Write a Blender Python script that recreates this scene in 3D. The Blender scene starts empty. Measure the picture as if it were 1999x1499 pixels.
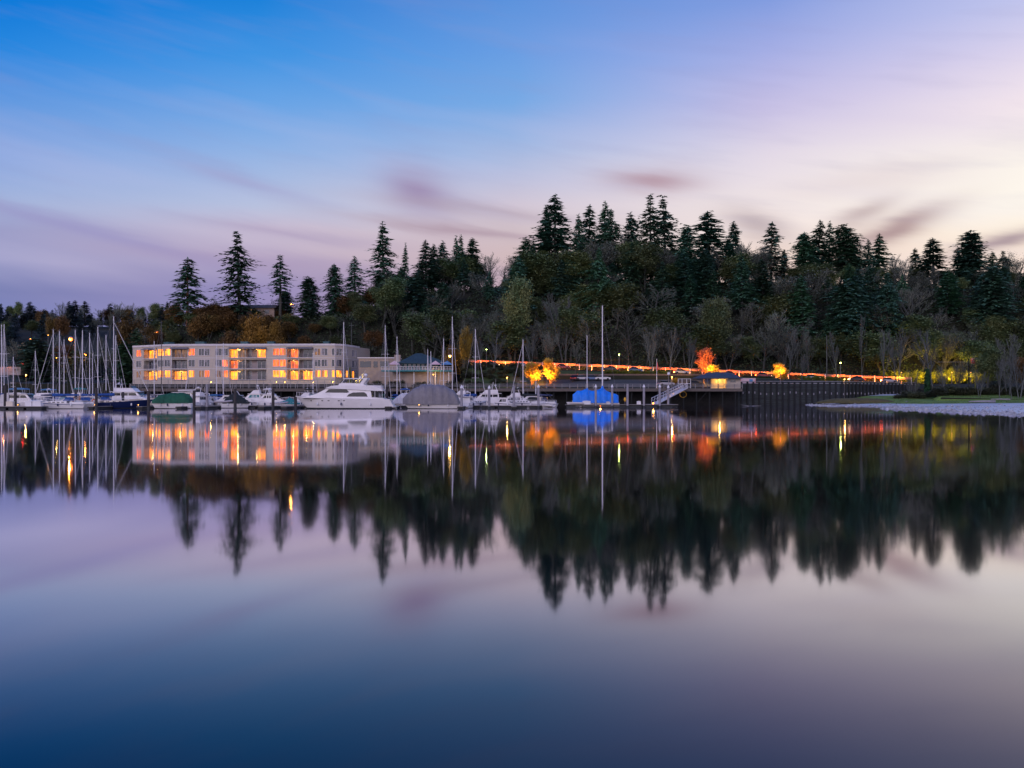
import bpy, math, random
import numpy as np
from mathutils import Vector, Matrix, noise
R=math.radians
# ---------------------------------------------------------------- camera, world, sun, exposure
scn=bpy.context.scene
COL=scn.collection
F=1944.0; CH=2.3; HY=773.0; CX=999.5
cd=bpy.data.cameras.new('camera'); cam=bpy.data.objects.new('camera',cd); COL.objects.link(cam)
cam.location=(0,0,CH); cam.rotation_euler=(R(90),0,0)
cd.sensor_width=36; cd.lens=36*F/1999; cd.shift_y=(HY-749.5)/1999
cd.clip_start=.5; cd.clip_end=9000
scn.camera=cam
scn.view_settings.view_transform='Standard'; scn.view_settings.look='None'
scn.view_settings.exposure=0; scn.view_settings.gamma=1
scn.cycles.max_bounces=5; scn.cycles.diffuse_bounces=2; scn.cycles.glossy_bounces=3
scn.cycles.transparent_max_bounces=4; scn.cycles.caustics_reflective=False; scn.cycles.caustics_refractive=False
scn.cycles.sample_clamp_indirect=6; scn.cycles.use_denoising=True
def s2l(c):
    return tuple(((x/255)/12.92 if x/255<=.04045 else ((x/255+.055)/1.055)**2.4) for x in c)
world=bpy.data.worlds.new('World'); scn.world=world; world.use_nodes=True
wt=world.node_tree; wn=wt.nodes; wl=wt.links; wn.clear()
def N(t,**k):
    n=wn.new(t)
    for a,b in k.items(): setattr(n,a,b)
    return n
def M(op,a,b=None,c=None,clamp=False):
    n=N('ShaderNodeMath',operation=op,use_clamp=clamp)
    for i,v in enumerate((a,b,c)):
        if v is None: continue
        if isinstance(v,(int,float)): n.inputs[i].default_value=v
        else: wl.new(v,n.inputs[i])
    return n.outputs[0]
def MIX(f,a,b,mode='MIX'):
    n=N('ShaderNodeMix',data_type='RGBA',blend_type=mode)
    for s,v in ((0,f),(6,a),(7,b)):
        if isinstance(v,(int,float)): n.inputs[s].default_value=v
        elif isinstance(v,tuple): n.inputs[s].default_value=(*v,1)
        else: wl.new(v,n.inputs[s])
    return n.outputs[2]
tc=N('ShaderNodeTexCoord'); sep=N('ShaderNodeSeparateXYZ'); wl.new(tc.outputs['Generated'],sep.inputs[0])
dx,dy,dz=sep.outputs
hor=M('MAXIMUM',M('SQRT',M('ADD',M('MULTIPLY',dx,dx),M('MULTIPLY',dy,dy))),.001)
V=M('DIVIDE',dz,hor)                       # tangent of the elevation
AZ=M('ARCTAN2',dx,dy)                      # azimuth, 0 towards +Y
# slow, wind-drawn cloud streaks bend the elevation a little
cmb=N('ShaderNodeCombineXYZ'); wl.new(M('MULTIPLY',AZ,2.2),cmb.inputs[0]); wl.new(M('ADD',M('MULTIPLY',V,15),M('MULTIPLY',AZ,2.6)),cmb.inputs[1])
nz=N('ShaderNodeTexNoise'); nz.inputs['Scale'].default_value=1.15; nz.inputs['Detail'].default_value=3.5; nz.inputs['Roughness'].default_value=.5
wl.new(cmb.outputs[0],nz.inputs['Vector'])
st=M('SUBTRACT',nz.outputs['Fac'],.5)
nz2=N('ShaderNodeTexNoise'); nz2.inputs['Scale'].default_value=3.1; nz2.inputs['Detail'].default_value=5
wl.new(cmb.outputs[0],nz2.inputs['Vector'])
st2=M('SUBTRACT',nz2.outputs['Fac'],.5)
Vd=M('ADD',V,M('MULTIPLY',st,.03))
SKYY=[0,100,200,300,400,450,500,560,620]
SKY={0:[(0,120,216),(34,134,223),(98,152,223),(136,166,223),(164,180,219),(156,158,200),(160,160,202),(116,124,178),(126,133,190)],
 500:[(22,128,217),(54,145,226),(102,162,229),(144,178,228),(182,192,222),(200,188,210),(190,175,200),(146,136,184),(148,138,186)],
 1000:[(92,146,220),(104,156,226),(118,168,228),(165,185,225),(208,197,213),(207,190,198),(208,184,187),(188,162,175),(180,155,175)],
 1500:[(130,156,223),(164,173,228),(196,190,229),(226,216,230),(242,230,230),(247,232,228),(242,220,210),(240,208,196),(225,190,185)],
 1999:[(192,196,236),(218,210,236),(242,228,236),(252,244,236),(255,247,236),(255,240,222),(250,228,214),(245,214,200),(225,195,195)]}
cols=[]
for px,cs in SKY.items():
    r=N('ShaderNodeValToRGB'); k=math.sqrt(1+((px-CX)/F)**2)
    pts=[((HY-y)/F/k,s2l(c)) for y,c in zip(SKYY,cs)][::-1]
    t=pts[-1][1]; pts.append((.62,(t[0]*.3,t[1]*.55,t[2]*.8)))
    el=r.color_ramp.elements
    while len(el)<len(pts): el.new(.5)
    for e,(p,c) in zip(el,pts): e.position=p/.8; e.color=(*c,1)
    r.color_ramp.interpolation='B_SPLINE' if False else 'EASE' if False else 'LINEAR'
    wl.new(M('DIVIDE',Vd,.8,clamp=True),r.inputs[0]); cols.append((math.atan((px-CX)/F),r.outputs[0]))
cur=cols[0][1]
for (a0,_),(a1,c1) in zip(cols,cols[1:]):
    m=N('ShaderNodeMapRange',interpolation_type='SMOOTHSTEP' if a0<-9 else 'LINEAR'); wl.new(M('ADD',AZ,M('MULTIPLY',st,.05)),m.inputs[0]); m.inputs[1].default_value=a0; m.inputs[2].default_value=a1
    cur=MIX(m.outputs[0],cur,c1)
# soft smeared clouds: (px, py, half width, half height, slope, colour, strength)
for (px,py,a,b,sl,c,s) in [(815,372,62,42,-.25,(150,125,165),.75),(1275,352,80,22,-.05,(176,142,156),.8),(1480,440,62,26,-.3,(160,140,148),.6),
  (1685,415,55,20,.35,(170,145,150),.6),(1745,448,85,24,.35,(165,135,140),.85),(1960,470,85,15,.2,(160,138,150),.85),
  (150,445,300,13,-.22,(150,145,195),.6),(900,448,180,9,-.1,(175,152,168),.8),(470,352,110,16,-.25,(150,148,195),.5),(950,415,190,12,-.12,(170,150,165),.45),(480,508,260,16,-.05,(160,140,180),.4),(1700,350,150,25,.1,(225,210,212),.5),(560,455,170,11,-.1,(165,150,185),.5)]:
    az0=math.atan((px-CX)/F); v0=(HY-py)/F/math.sqrt(1+((px-CX)/F)**2)
    da=M('SUBTRACT',AZ,az0); dv=M('SUBTRACT',M('SUBTRACT',V,v0),M('MULTIPLY',da,sl))
    dv=M('ADD',dv,M('MULTIPLY',st2,.022))
    e=M('ADD',M('POWER',M('MULTIPLY',da,F/a),2),M('POWER',M('MULTIPLY',dv,F/b),2))
    g=M('MULTIPLY',M('EXPONENT',M('MULTIPLY',e,-.9)),s)
    cur=MIX(g,cur,s2l(c))
bw=M('MULTIPLY',M('MULTIPLY',M('SUBTRACT',V,.07),14,clamp=True),M('MULTIPLY',M('SUBTRACT',.40,V),7,clamp=True),clamp=True)
cur=MIX(M('MULTIPLY',M('MULTIPLY',st,2.0,clamp=True),M('MULTIPLY',bw,.5)),cur,s2l((212,203,228)))
cur=MIX(M('MULTIPLY',M('MULTIPLY',st2,-1.3,clamp=True),.45),cur,s2l((146,144,190)))
# the half of the sky behind the viewer: dusk lilac low down, blue above
back=N('ShaderNodeValToRGB'); el=back.color_ramp.elements
el[0].position=0; el[0].color=(*[1.9*q for q in s2l((206,195,208))],1); el[1].position=1; el[1].color=(*s2l((50,90,170)),1)
e=el.new(.35); e.color=(*[1.8*q for q in s2l((160,160,205))],1)
wl.new(M('DIVIDE',V,1.1,clamp=True),back.inputs[0])
mb=N('ShaderNodeMapRange',interpolation_type='SMOOTHSTEP'); wl.new(M('ABSOLUTE',AZ),mb.inputs[0]); mb.inputs[1].default_value=.62; mb.inputs[2].default_value=1.7
cur=MIX(mb.outputs[0],cur,back.outputs[0])
bg=N('ShaderNodeBackground'); wl.new(cur,bg.inputs[0]); bg.inputs[1].default_value=1.0
# a little physical twilight scattering on top
nish=N('ShaderNodeTexSky',sky_type='NISHITA'); nish.sun_disc=False; nish.sun_elevation=R(2); nish.sun_rotation=R(155)
bg2=N('ShaderNodeBackground'); wl.new(nish.outputs[0],bg2.inputs[0]); bg2.inputs[1].default_value=.004
ad=N('ShaderNodeAddShader'); wl.new(bg.outputs[0],ad.inputs[0]); wl.new(bg2.outputs[0],ad.inputs[1])
wo=N('ShaderNodeOutputWorld'); wl.new(ad.outputs[0],wo.inputs[0])
sd=bpy.data.lights.new('afterglow','SUN'); sd.energy=.9; sd.angle=R(35); sd.color=(1,.84,.88)
sun=bpy.data.objects.new('afterglow',sd); COL.objects.link(sun)
sun.rotation_euler=(R(68),0,R(-25))       # a broad, low glow from behind the viewer

# ---------------------------------------------------------------- helpers
def X(px,D): return (px-CX)/F*D
def Z(py,D): return CH+(HY-py)/F*D
def PT(px,py,D): return Vector((X(px,D),D,Z(py,D)))
def interp(x,pts):
    return float(np.interp(x,[p[0] for p in pts],[p[1] for p in pts]))
ORG={}
class MB:
    def __init__(s): s.v=[];s.f=[];s.m=[]
    def add(s,vs,fs,mi=0):
        o=len(s.v); s.v+= [tuple(p) for p in vs]; s.f+=[tuple(i+o for i in q) for q in fs]; s.m+=[mi]*len(fs); return s
    def quad(s,a,b,c,d,mi=0): return s.add((a,b,c,d),((0,1,2,3),),mi)
    def box(s,cx,cy,cz,sx,sy,sz,rz=0,mi=0):
        c,n=math.cos(rz),math.sin(rz); vs=[]
        for z in (-.5,.5):
            for x,y in ((-.5,-.5),(.5,-.5),(.5,.5),(-.5,.5)):
                a,b=x*sx,y*sy; vs.append((cx+a*c-b*n,cy+a*n+b*c,cz+z*sz))
        return s.add(vs,((3,2,1,0),(4,5,6,7),(0,1,5,4),(1,2,6,5),(2,3,7,6),(3,0,4,7)),mi)
    def tube(s,pts,rads,n=6,mi=0,caps=True):
        pts=[Vector(p) for p in pts]
        if isinstance(rads,(int,float)): rads=[rads]*len(pts)
        rings=[];pu=None
        for i,p in enumerate(pts):
            d=(pts[min(i+1,len(pts)-1)]-pts[max(i-1,0)]); d=d.normalized() if d.length>1e-6 else Vector((0,0,1))
            u=d.orthogonal().normalized() if pu is None else (pu-d*pu.dot(d))
            u=u.normalized() if u.length>1e-6 else d.orthogonal().normalized(); pu=u; w=d.cross(u)
            rings.append([p+(u*math.cos(2*math.pi*k/n)+w*math.sin(2*math.pi*k/n))*rads[i] for k in range(n)])
        return s.loft(rings,True,caps,mi)
    def loft(s,rings,closed=True,caps=True,mi=0):
        n=len(rings[0]); vs=[p for r in rings for p in r]; fs=[]
        for i in range(len(rings)-1):
            for k in range(n if closed else n-1):
                a=i*n+k;b=i*n+(k+1)%n; fs.append((a,b,b+n,a+n))
        if caps: fs.append(tuple(range(n))[::-1]); fs.append(tuple((len(rings)-1)*n+k for k in range(n)))
        return s.add(vs,fs,mi)
    def prism(s,poly,w,y0=None,mi=0):       # side profile (x,z) spread over y; w = half width or function of z
        wf=w if callable(w) else (lambda z:w)
        n=len(poly)
        if y0 is None: vs=[(x,-wf(z),z) for x,z in poly]+[(x,wf(z),z) for x,z in poly]
        else: vs=[(x,y0,z) for x,z in poly]+[(x,w,z) for x,z in poly]
        fs=[tuple(range(n)),tuple(range(2*n-1,n-1,-1))]+[((k+1)%n,k,k+n,(k+1)%n+n) for k in range(n)]
        return s.add(vs,fs,mi)
    def ball(s,c,rx,ry=None,rz=None,n=10,m=6,mi=0):
        ry=ry or rx; rz=rz or rx; rings=[]
        for i in range(m+1):
            t=-math.pi/2+math.pi*i/m; q=max(math.cos(t),.02)
            rings.append([(c[0]+rx*q*math.cos(2*math.pi*k/n),c[1]+ry*q*math.sin(2*math.pi*k/n),c[2]+rz*math.sin(t)) for k in range(n)])
        return s.loft(rings,True,True,mi)
    def build(s,name,mats,parent=None,smooth=False,world=False):
        me=bpy.data.meshes.new(name)
        off=ORG.get(parent.name,Vector((0,0,0))) if (parent is not None and world) else None
        v=np.array(s.v,dtype=np.float64) if s.v else np.zeros((0,3))
        if off is not None: v=v-np.array(off)
        me.from_pydata(v.tolist(),[],s.f)
        if not isinstance(mats,(list,tuple)): mats=[mats]
        for m in mats: me.materials.append(m)
        if len(mats)>1: me.polygons.foreach_set('material_index',s.m)
        if smooth: me.polygons.foreach_set('use_smooth',[True]*len(s.f))
        me.update()
        o=bpy.data.objects.new(name,me); COL.objects.link(o)
        if parent is not None:
            o.parent=parent
            if world: ORG[o.name]=off
        return o
def tag(o,label=None,cat=None,group=None,kind=None):
    for k,v in (('label',label),('category',cat),('group',group),('kind',kind)):
        if v: o[k]=v
    return o
def thing(name,label,cat,loc=(0,0,0),rz=0,group=None):
    o=bpy.data.objects.new(name,None); COL.objects.link(o); o.empty_display_size=.5
    o.location=loc; o.rotation_euler=(0,0,rz); ORG[o.name]=Vector(loc)
    return tag(o,label,cat,group)
def light(name,parent,loc,energy,color,r=.15,world=True,spot=None,rot=None):
    l=bpy.data.lights.new(name,'SPOT' if spot else 'POINT'); l.energy=energy; l.color=color; l.shadow_soft_size=r
    if spot: l.spot_size=R(spot); l.spot_blend=.6 if spot!=110 else .15
    o=bpy.data.objects.new(name,l); COL.objects.link(o)
    if rot: o.rotation_euler=rot
    if parent is not None:
        o.parent=parent; o.location=Vector(loc)-(ORG[parent.name] if world else Vector((0,0,0)))
    else: o.location=loc
    return o
# ---------------------------------------------------------------- materials
def mat(name,col,rough=.6,var=.15,sc=2.0,metal=0,emis=None,es=0,bump=0,rnd=0,col2=None,spec=.5,detail=4,streak=None):
    m=bpy.data.materials.new(name); m.use_nodes=True; nt=m.node_tree; b=nt.nodes['Principled BSDF']
    b.inputs['Roughness'].default_value=rough; b.inputs['Metallic'].default_value=metal; b.inputs['Specular IOR Level'].default_value=spec
    L=nt.links.new; t=nt.nodes.new('ShaderNodeTexCoord'); nz=nt.nodes.new('ShaderNodeTexNoise')
    nz.inputs['Scale'].default_value=sc; nz.inputs['Detail'].default_value=detail
    if streak:
        mp=nt.nodes.new('ShaderNodeMapping'); mp.inputs['Scale'].default_value=streak; L(t.outputs['Object'],mp.inputs[0]); L(mp.outputs[0],nz.inputs['Vector'])
    else: L(t.outputs['Object'],nz.inputs['Vector'])
    cr=nt.nodes.new('ShaderNodeValToRGB'); e=cr.color_ramp.elements; e[0].position=.3; e[1].position=.7
    c2=col2 or tuple(min(1,x*(1+var)) for x in col); c1=col if col2 else tuple(x*(1-var) for x in col)
    e[0].color=(*c1,1); e[1].color=(*c2,1); L(nz.outputs['Fac'],cr.inputs[0]); out=cr.outputs[0]
    if rnd:
        oi=nt.nodes.new('ShaderNodeObjectInfo'); hs=nt.nodes.new('ShaderNodeHueSaturation')
        mr=nt.nodes.new('ShaderNodeMapRange'); L(oi.outputs['Random'],mr.inputs[0]); mr.inputs[3].default_value=1-rnd; mr.inputs[4].default_value=1+rnd
        mh=nt.nodes.new('ShaderNodeMapRange'); 
        mu=nt.nodes.new('ShaderNodeMath'); mu.operation='FRACT'; mm=nt.nodes.new('ShaderNodeMath'); mm.operation='MULTIPLY'; mm.inputs[1].default_value=7.3
        L(oi.outputs['Random'],mm.inputs[0]); L(mm.outputs[0],mu.inputs[0]); L(mu.outputs[0],mh.inputs[0]); mh.inputs[3].default_value=.5-.07*rnd; mh.inputs[4].default_value=.5+.07*rnd
        L(out,hs.inputs['Color']); L(mr.outputs[0],hs.inputs['Value']); L(mh.outputs[0],hs.inputs['Hue']); out=hs.outputs[0]
    L(out,b.inputs['Base Color'])
    if bump:
        bp=nt.nodes.new('ShaderNodeBump'); bp.inputs['Strength'].default_value=bump; L(nz.outputs['Fac'],bp.inputs['Height']); L(bp.outputs[0],b.inputs['Normal'])
    if emis:
        b.inputs['Emission Color'].default_value=(*emis,1); b.inputs['Emission Strength'].default_value=es
    return m
def litpane(name,c1,c2,s,sc=1.1):           # a lit room seen through a window: lamps, curtains and furniture as uneven light
    m=bpy.data.materials.new(name); m.use_nodes=True; nt=m.node_tree; b=nt.nodes['Principled BSDF']; L=nt.links.new
    t=nt.nodes.new('ShaderNodeTexCoord'); g=nt.nodes.new('ShaderNodeNewGeometry')
    nz=nt.nodes.new('ShaderNodeTexNoise'); nz.inputs['Scale'].default_value=sc; nz.inputs['Detail'].default_value=3; mp=nt.nodes.new('ShaderNodeMapping'); mp.inputs['Scale'].default_value=(2.2,2.2,.45); L(t.outputs['Object'],mp.inputs[0]); L(mp.outputs[0],nz.inputs['Vector'])
    vo=nt.nodes.new('ShaderNodeTexVoronoi'); vo.inputs['Scale'].default_value=sc*1.1; L(mp.outputs[0],vo.inputs['Vector'])
    cr=nt.nodes.new('ShaderNodeValToRGB'); e=cr.color_ramp.elements; e[0].position=.33; e[1].position=.66; e[0].color=(*c1,1); e[1].color=(*c2,1); L(nz.outputs['Fac'],cr.inputs[0])
    b.inputs['Base Color'].default_value=(.02,.02,.02,1); b.inputs['Roughness'].default_value=.15
    L(cr.outputs[0],b.inputs['Emission Color'])
    mr=nt.nodes.new('ShaderNodeMapRange'); L(vo.outputs['Color'],mr.inputs[0]); mr.inputs[1].default_value=.1; mr.inputs[2].default_value=.8; mr.inputs[3].default_value=s*.35; mr.inputs[4].default_value=s*1.35
    L(mr.outputs[0],b.inputs['Emission Strength'])
    return m
K={}
K['white']=mat('white_gelcoat',(.78,.75,.76),.3,.05,.8)
K['cream']=mat('cream_gelcoat',(.68,.6,.5),.35,.06,.8)
K['white2']=mat('weathered_white',(.6,.58,.6),.5,.12,1.5)
K['deck']=mat('deck_paint',(.5,.49,.5),.6,.12,2)
K['navy']=mat('navy_paint',(.012,.022,.085),.25,.15,1)
K['blue']=mat('blue_canvas',(.01,.07,.28),.8,.2,2,bump=.3)
K['skyblue']=mat('light_blue_canvas',(.08,.22,.42),.8,.15,2)
K['teal']=mat('teal_canvas',(.03,.2,.22),.8,.15,2)
K['green']=mat('green_canvas',(.006,.085,.045),.8,.25,1.5,bump=.4)
K['black']=mat('black_canvas',(.012,.018,.02),.8,.2,2)
K['tarp']=mat('bright_blue_tarpaulin',(.005,.19,.78),.55,.18,1.1,bump=.5)
K['wrap']=mat('grey_boat_cover',(.19,.18,.205),.6,.16,1.3,bump=.6)
K['glass']=mat('dark_glass',(.008,.012,.016),.15,.1,1,spec=.25)
K['wglass']=mat('window_glass',(.02,.028,.045),.08,.3,.6,spec=1.0)
K['alu']=mat('aluminium_spar',(.72,.7,.74),.35,.06,3)
K['wire']=mat('steel_wire',(.32,.31,.34),.4,.1,3)
K['darkspar']=mat('black_spar',(.015,.018,.02),.4,.1,3)
K['stripe']=mat('blue_stripe',(.02,.05,.2),.4,.1,3)
K['anti']=mat('dark_bottom_paint',(.02,.025,.03),.6,.2,3)
K['rubber']=mat('grey_rubber',(.42,.38,.4),.6,.1,2)
K['orange']=mat('orange_lifebuoy',(.7,.14,.02),.5,.1,2)
K['yellow']=mat('yellow_plastic',(.8,.42,.02),.5,.1,2)
K['wood']=mat('weathered_plank',(.12,.1,.09),.85,.35,3,bump=.4,streak=(.4,6,6))
K['dockwood']=mat('dock_timber',(.22,.2,.19),.85,.3,2.5,bump=.3,streak=(.4,4,4))
K['pile']=mat('tarred_pile',(.045,.04,.042),.85,.4,3,bump=.6,streak=(5,5,.6))
K['pilegrey']=mat('galvanised_pile',(.26,.25,.29),.55,.25,2,bump=.3,streak=(3,3,.4))
K['creo']=mat('creosoted_timber',(.009,.011,.012),.85,.4,2,bump=.5,streak=(4,4,.5))
K['wallboard']=mat('bulkhead_boards',(.026,.033,.036),.8,.5,1.2,bump=.6,streak=(.25,1,3))
K['cap']=mat('white_cone',(.75,.74,.78),.4,.05,2)
K['siding']=mat('lilac_grey_siding',(.5,.435,.37),.75,.06,.5,streak=(.2,.2,9))
K['trim']=mat('white_trim',(.62,.58,.6),.6,.08,1)
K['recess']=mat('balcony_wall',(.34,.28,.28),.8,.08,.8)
K['rail']=mat('railing_metal',(.16,.15,.17),.5,.15,2)
K['roof']=mat('flat_roof',(.14,.13,.14),.9,.2,1)
K['tealroof']=mat('slate_teal_roof',(.022,.05,.062),.75,.35,1.2,bump=.4,streak=(1,1,5))
K['vent']=mat('teal_roof_unit',(.03,.1,.12),.6,.2,1)
K['tealwall']=mat('teal_wall',(.02,.16,.17),.7,.12,1)
K['beige']=mat('beige_wall',(.33,.26,.22),.8,.12,1)
K['brick']=mat('brown_retaining_wall',(.12,.085,.075),.85,.25,2,bump=.4)
K['conc']=mat('concrete',(.26,.25,.26),.85,.2,1,bump=.2)
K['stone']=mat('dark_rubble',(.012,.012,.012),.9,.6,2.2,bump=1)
K['bark']=mat('grey_bark',(.045,.05,.044),.9,.35,2,rnd=.35,streak=(3,3,.4))
K['palebark']=mat('pale_bark',(.09,.1,.095),.9,.3,2,rnd=.3,streak=(3,3,.4))
K['ambark']=mat('warm_bark',(.2,.1,.06),.9,.3,2,rnd=.2)
K['needle']=mat('conifer_needles',(.042,.13,.082),.75,.3,.35,rnd=.35,col2=(.1,.24,.135))
K['needlefar']=mat('haze_tinted_needles',(.016,.04,.055),.8,.3,.35,rnd=.3,col2=(.028,.06,.07))  # distance haze put into the needle colour as a bluish tint
K['twig']=mat('bare_twigs',(.1,.135,.11),.9,.3,.3,rnd=.4,col2=(.19,.2,.15))
K['paletwig']=mat('pale_bare_twigs',(.06,.072,.068),.9,.3,.3,rnd=.25,col2=(.1,.108,.1))
K['olive']=mat('olive_leaves',(.07,.14,.055),.8,.3,.3,rnd=.3,col2=(.2,.23,.085))
K['autumn']=mat('autumn_leaves',(.07,.042,.012),.8,.3,.35,rnd=.25,col2=(.2,.11,.024))
K['gold']=mat('golden_leaves',(.12,.07,.01),.8,.3,.35,rnd=.2,col2=(.32,.19,.02))
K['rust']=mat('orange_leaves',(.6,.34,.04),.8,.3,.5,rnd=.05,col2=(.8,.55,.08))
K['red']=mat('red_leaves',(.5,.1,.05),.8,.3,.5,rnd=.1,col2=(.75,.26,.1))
K['shrub']=mat('dark_shrub_leaves',(.03,.045,.022),.8,.3,.25,rnd=.4,col2=(.085,.09,.04))
K['ivy']=mat('ivy_leaves',(.01,.05,.02),.7,.3,.6,col2=(.03,.11,.03))
K['hedge']=mat('hedge_leaves',(.08,.11,.01),.8,.3,.6,rnd=.1,col2=(.22,.24,.02))
K['grassblade']=mat('grass_blades',(.04,.09,.015),.8,.3,.4,col2=(.09,.14,.03))
K['log']=mat('driftwood',(.25,.24,.26),.9,.25,2,bump=.5,streak=(.5,4,4))
K['pink']=mat('pale_pink_canvas',(.6,.42,.45),.8,.08,1)
K['redpaint']=mat('red_paint',(.6,.06,.05),.5,.1,2)
K['tyre']=mat('tyre_rubber',(.02,.02,.02),.9,.2,3)
for n,c in (('silver',(.4,.41,.45)),('carblue',(.08,.13,.25)),('cardark',(.03,.03,.035)),('carred',(.25,.03,.03)),('carwhite',(.6,.6,.6))):
    K[n]=mat(n+'_car_paint',c,.25,.05,1)
K['pane_y']=litpane('lit_room_yellow',(.8,.15,.004),(1.0,.31,.014),3.0)
K['pane_o']=litpane('lit_room_orange',(.5,.05,.005),(1.0,.17,.012),2.2)
K['pane_d']=litpane('dim_room',(.12,.05,.03),(.7,.3,.1),.5)
K['lampO']=mat('sodium_lamp',(1,.5,.2),.4,0,emis=(1,.2,.015),es=4)
K['lampY']=mat('warm_lamp',(1,.7,.3),.4,0,emis=(1,.42,.04),es=4)
K['lampG']=mat('greenish_lamp',(.8,1,.4),.4,0,emis=(.75,1,.2),es=12)
K['lampR']=mat('red_signal_lens',(1,.05,.05),.4,0,emis=(1,.02,.03),es=14)
K['rusty']=mat('red_brown_glow_and_canvas',(.36,.16,.09),.7,.2,1)  # orange light of the road beam put into this red-brown; also colours a canopy
K['tail']=mat('tail_lamp',(1,.1,.05),.4,0,emis=(1,.08,.03),es=14)
K['head']=mat('headlamp',(1,.9,.7),.4,0,emis=(1,.75,.4),es=8)
# ---------------------------------------------------------------- water and ground
rnd=random.Random(7)
def waterm():
    m=bpy.data.materials.new('still_water'); m.use_nodes=True; nt=m.node_tree; b=nt.nodes['Principled BSDF']; L=nt.links.new
    
    nt.nodes.remove(b); b=nt.nodes.new('ShaderNodeBsdfGlossy'); b.inputs['Color'].default_value=(.94,.93,1,1); df=nt.nodes.new('ShaderNodeBsdfDiffuse'); df.inputs[0].default_value=(.003,.009,.015,1)
    fr_=nt.nodes.new('ShaderNodeFresnel'); fr_.inputs[0].default_value=1.33; fc=nt.nodes.new('ShaderNodeFloatCurve'); c=fc.mapping.curves[0]
    for p_ in ((.134,.12),(.22,.28),(.30,.5),(.37,.67),(.47,.86),(.6,.96)): c.points.new(*p_)
    fc.mapping.update(); L(fr_.outputs[0],fc.inputs['Value']); mx=nt.nodes.new('ShaderNodeMixShader'); L(fc.outputs[0],mx.inputs[0]); L(df.outputs[0],mx.inputs[1]); L(b.outputs[0],mx.inputs[2]); L(mx.outputs[0],nt.nodes['Material Output'].inputs[0])
    t=nt.nodes.new('ShaderNodeTexCoord'); mp=nt.nodes.new('ShaderNodeMapping'); mp.inputs['Scale'].default_value=(.02,.09,1); L(t.outputs['Object'],mp.inputs[0])
    n1=nt.nodes.new('ShaderNodeTexNoise'); n1.inputs['Scale'].default_value=1.0; n1.inputs['Detail'].default_value=3; L(mp.outputs[0],n1.inputs['Vector'])
    mr=nt.nodes.new('ShaderNodeMapRange'); L(n1.outputs['Fac'],mr.inputs[0]); mr.inputs[1].default_value=.3; mr.inputs[2].default_value=.7; mr.inputs[3].default_value=.028; mr.inputs[4].default_value=.058
    L(mr.outputs[0],b.inputs['Roughness'])
    return m
w=MB()
w.quad((-4000,-400,0),(4000,-400,0),(4000,300,0),(-4000,300,0))
wo_=w.build('water',waterm()); tag(wo_,kind='structure')
ROADP=[(-2000,5.5),(240,6),(700,12.5),(930,11.0),(1180,9.6),(1300,8.8),(1500,7.5),(1700,6.3),(1780,5.8),(1999,6.1),(3500,6)]
def zroad(u): return interp(u,ROADP)
HRID=[(-3000,7),(90,7),(235,8),(330,24),(400,27),(700,28),(800,37),(1100,42),(1700,40),(2200,38),(4000,38)]
def sm(t): t=max(0,min(1,t)); return t*t*(3-2*t)
WT=[(-3000,2.6),(200,2.8),(300,4.3),(1445,4.3),(1500,5.6),(1780,5.4),(1830,2.0),(1999,1.5),(4000,2)]
def bulk(u):   # distance of the shore edge from the viewer's line
    if u<225: return 300
    if u<1640: return 262
    if u<1788: return 262+(u-1640)/150*26
    return max(246,287.6-(u-1788)*.9)
def ground(x,y):
    u=CX+x/y*F
    e=bulk(u)
    if y<e: return -1.6
    zt=interp(u,WT); zr=zroad(u)
    if 225<u<905 and y<289:
        if u<720: return zt
        return zt+(zr-.1-zt)*sm((y-281)/8)*(u-720)/185
    if y<289:
        if 1070<u<1440 and y>281: return 8.1+(zr-.1-8.1)*(y-281)/8
        if 1070<u<1440: return zt+(6.9-zt)*sm((y-e)/19)
        return zt+(zr-.1-zt)*sm((y-e)/max(289-e,1))
    if 225<u<905: zr=zt+(zr-zt)*max(0,(u-720)/185)
    if y<298: return zr-.1
    H=interp(u,HRID); h=zr+(H-zr)*sm((y-298)/46)
    if 240<u<760: h=zr+(H-zr)*sm((y-301)/26)
    if u<300: h=zr+(H-zr)*sm((y-298)/60)
    far=interp(y,[(380,0),(420,0),(640,1),(5000,1)])
    fz=47 if u<400 else 38
    h=h+(fz-h)*sm(far)
    return h+.5*noise.noise(Vector((x*.06,y*.06,0)))*min(1,(y-298)/8)
def terrain():
    us=np.concatenate([np.arange(-1500,200,50),np.arange(200,2100,12.5),np.arange(2100,3600,50)])
    ys=[226,235,245.9,246.1,250,255,261.9,262.1,265,269,273,277,280.9,281.1,284,287,289,293,298]+list(np.arange(300,350,3.2))+[355,365,380,400,430,470,520,580,640,720,850,1100,1600,2600]
    extra=set()
    b=MB(); n=len(us)
    for y in ys:
        for u in us:
            yy=y
            e=bulk(u)
            # bend the two rows on either side of the edge onto it
            if e not in (262,246,300):
                if abs(y-261.9)<.05: yy=e-.1
                elif abs(y-262.1)<.05: yy=e+.1
                elif 262.1<y<e: yy=e+.2+(y-262)*.001
            if e==300:
                if abs(y-261.9)<.05: yy=299.6
                elif 262<y<300: yy=299.7+(y-262)*.002
            x=(u-CX)/F*yy; b.v.append((x,yy,ground(x,yy)))
    for j in range(len(ys)-1):
        for i in range(n-1):
            a=j*n+i; b.f.append((a,a+1,a+n+1,a+n)); b.m.append(0)
    m=mat('hillside_soil',(.007,.011,.006),.95,.3,.12,col2=(.02,.022,.011),bump=.3)
    return b.build('hillside',m,smooth=False)
tag(terrain(),kind='structure')
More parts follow.
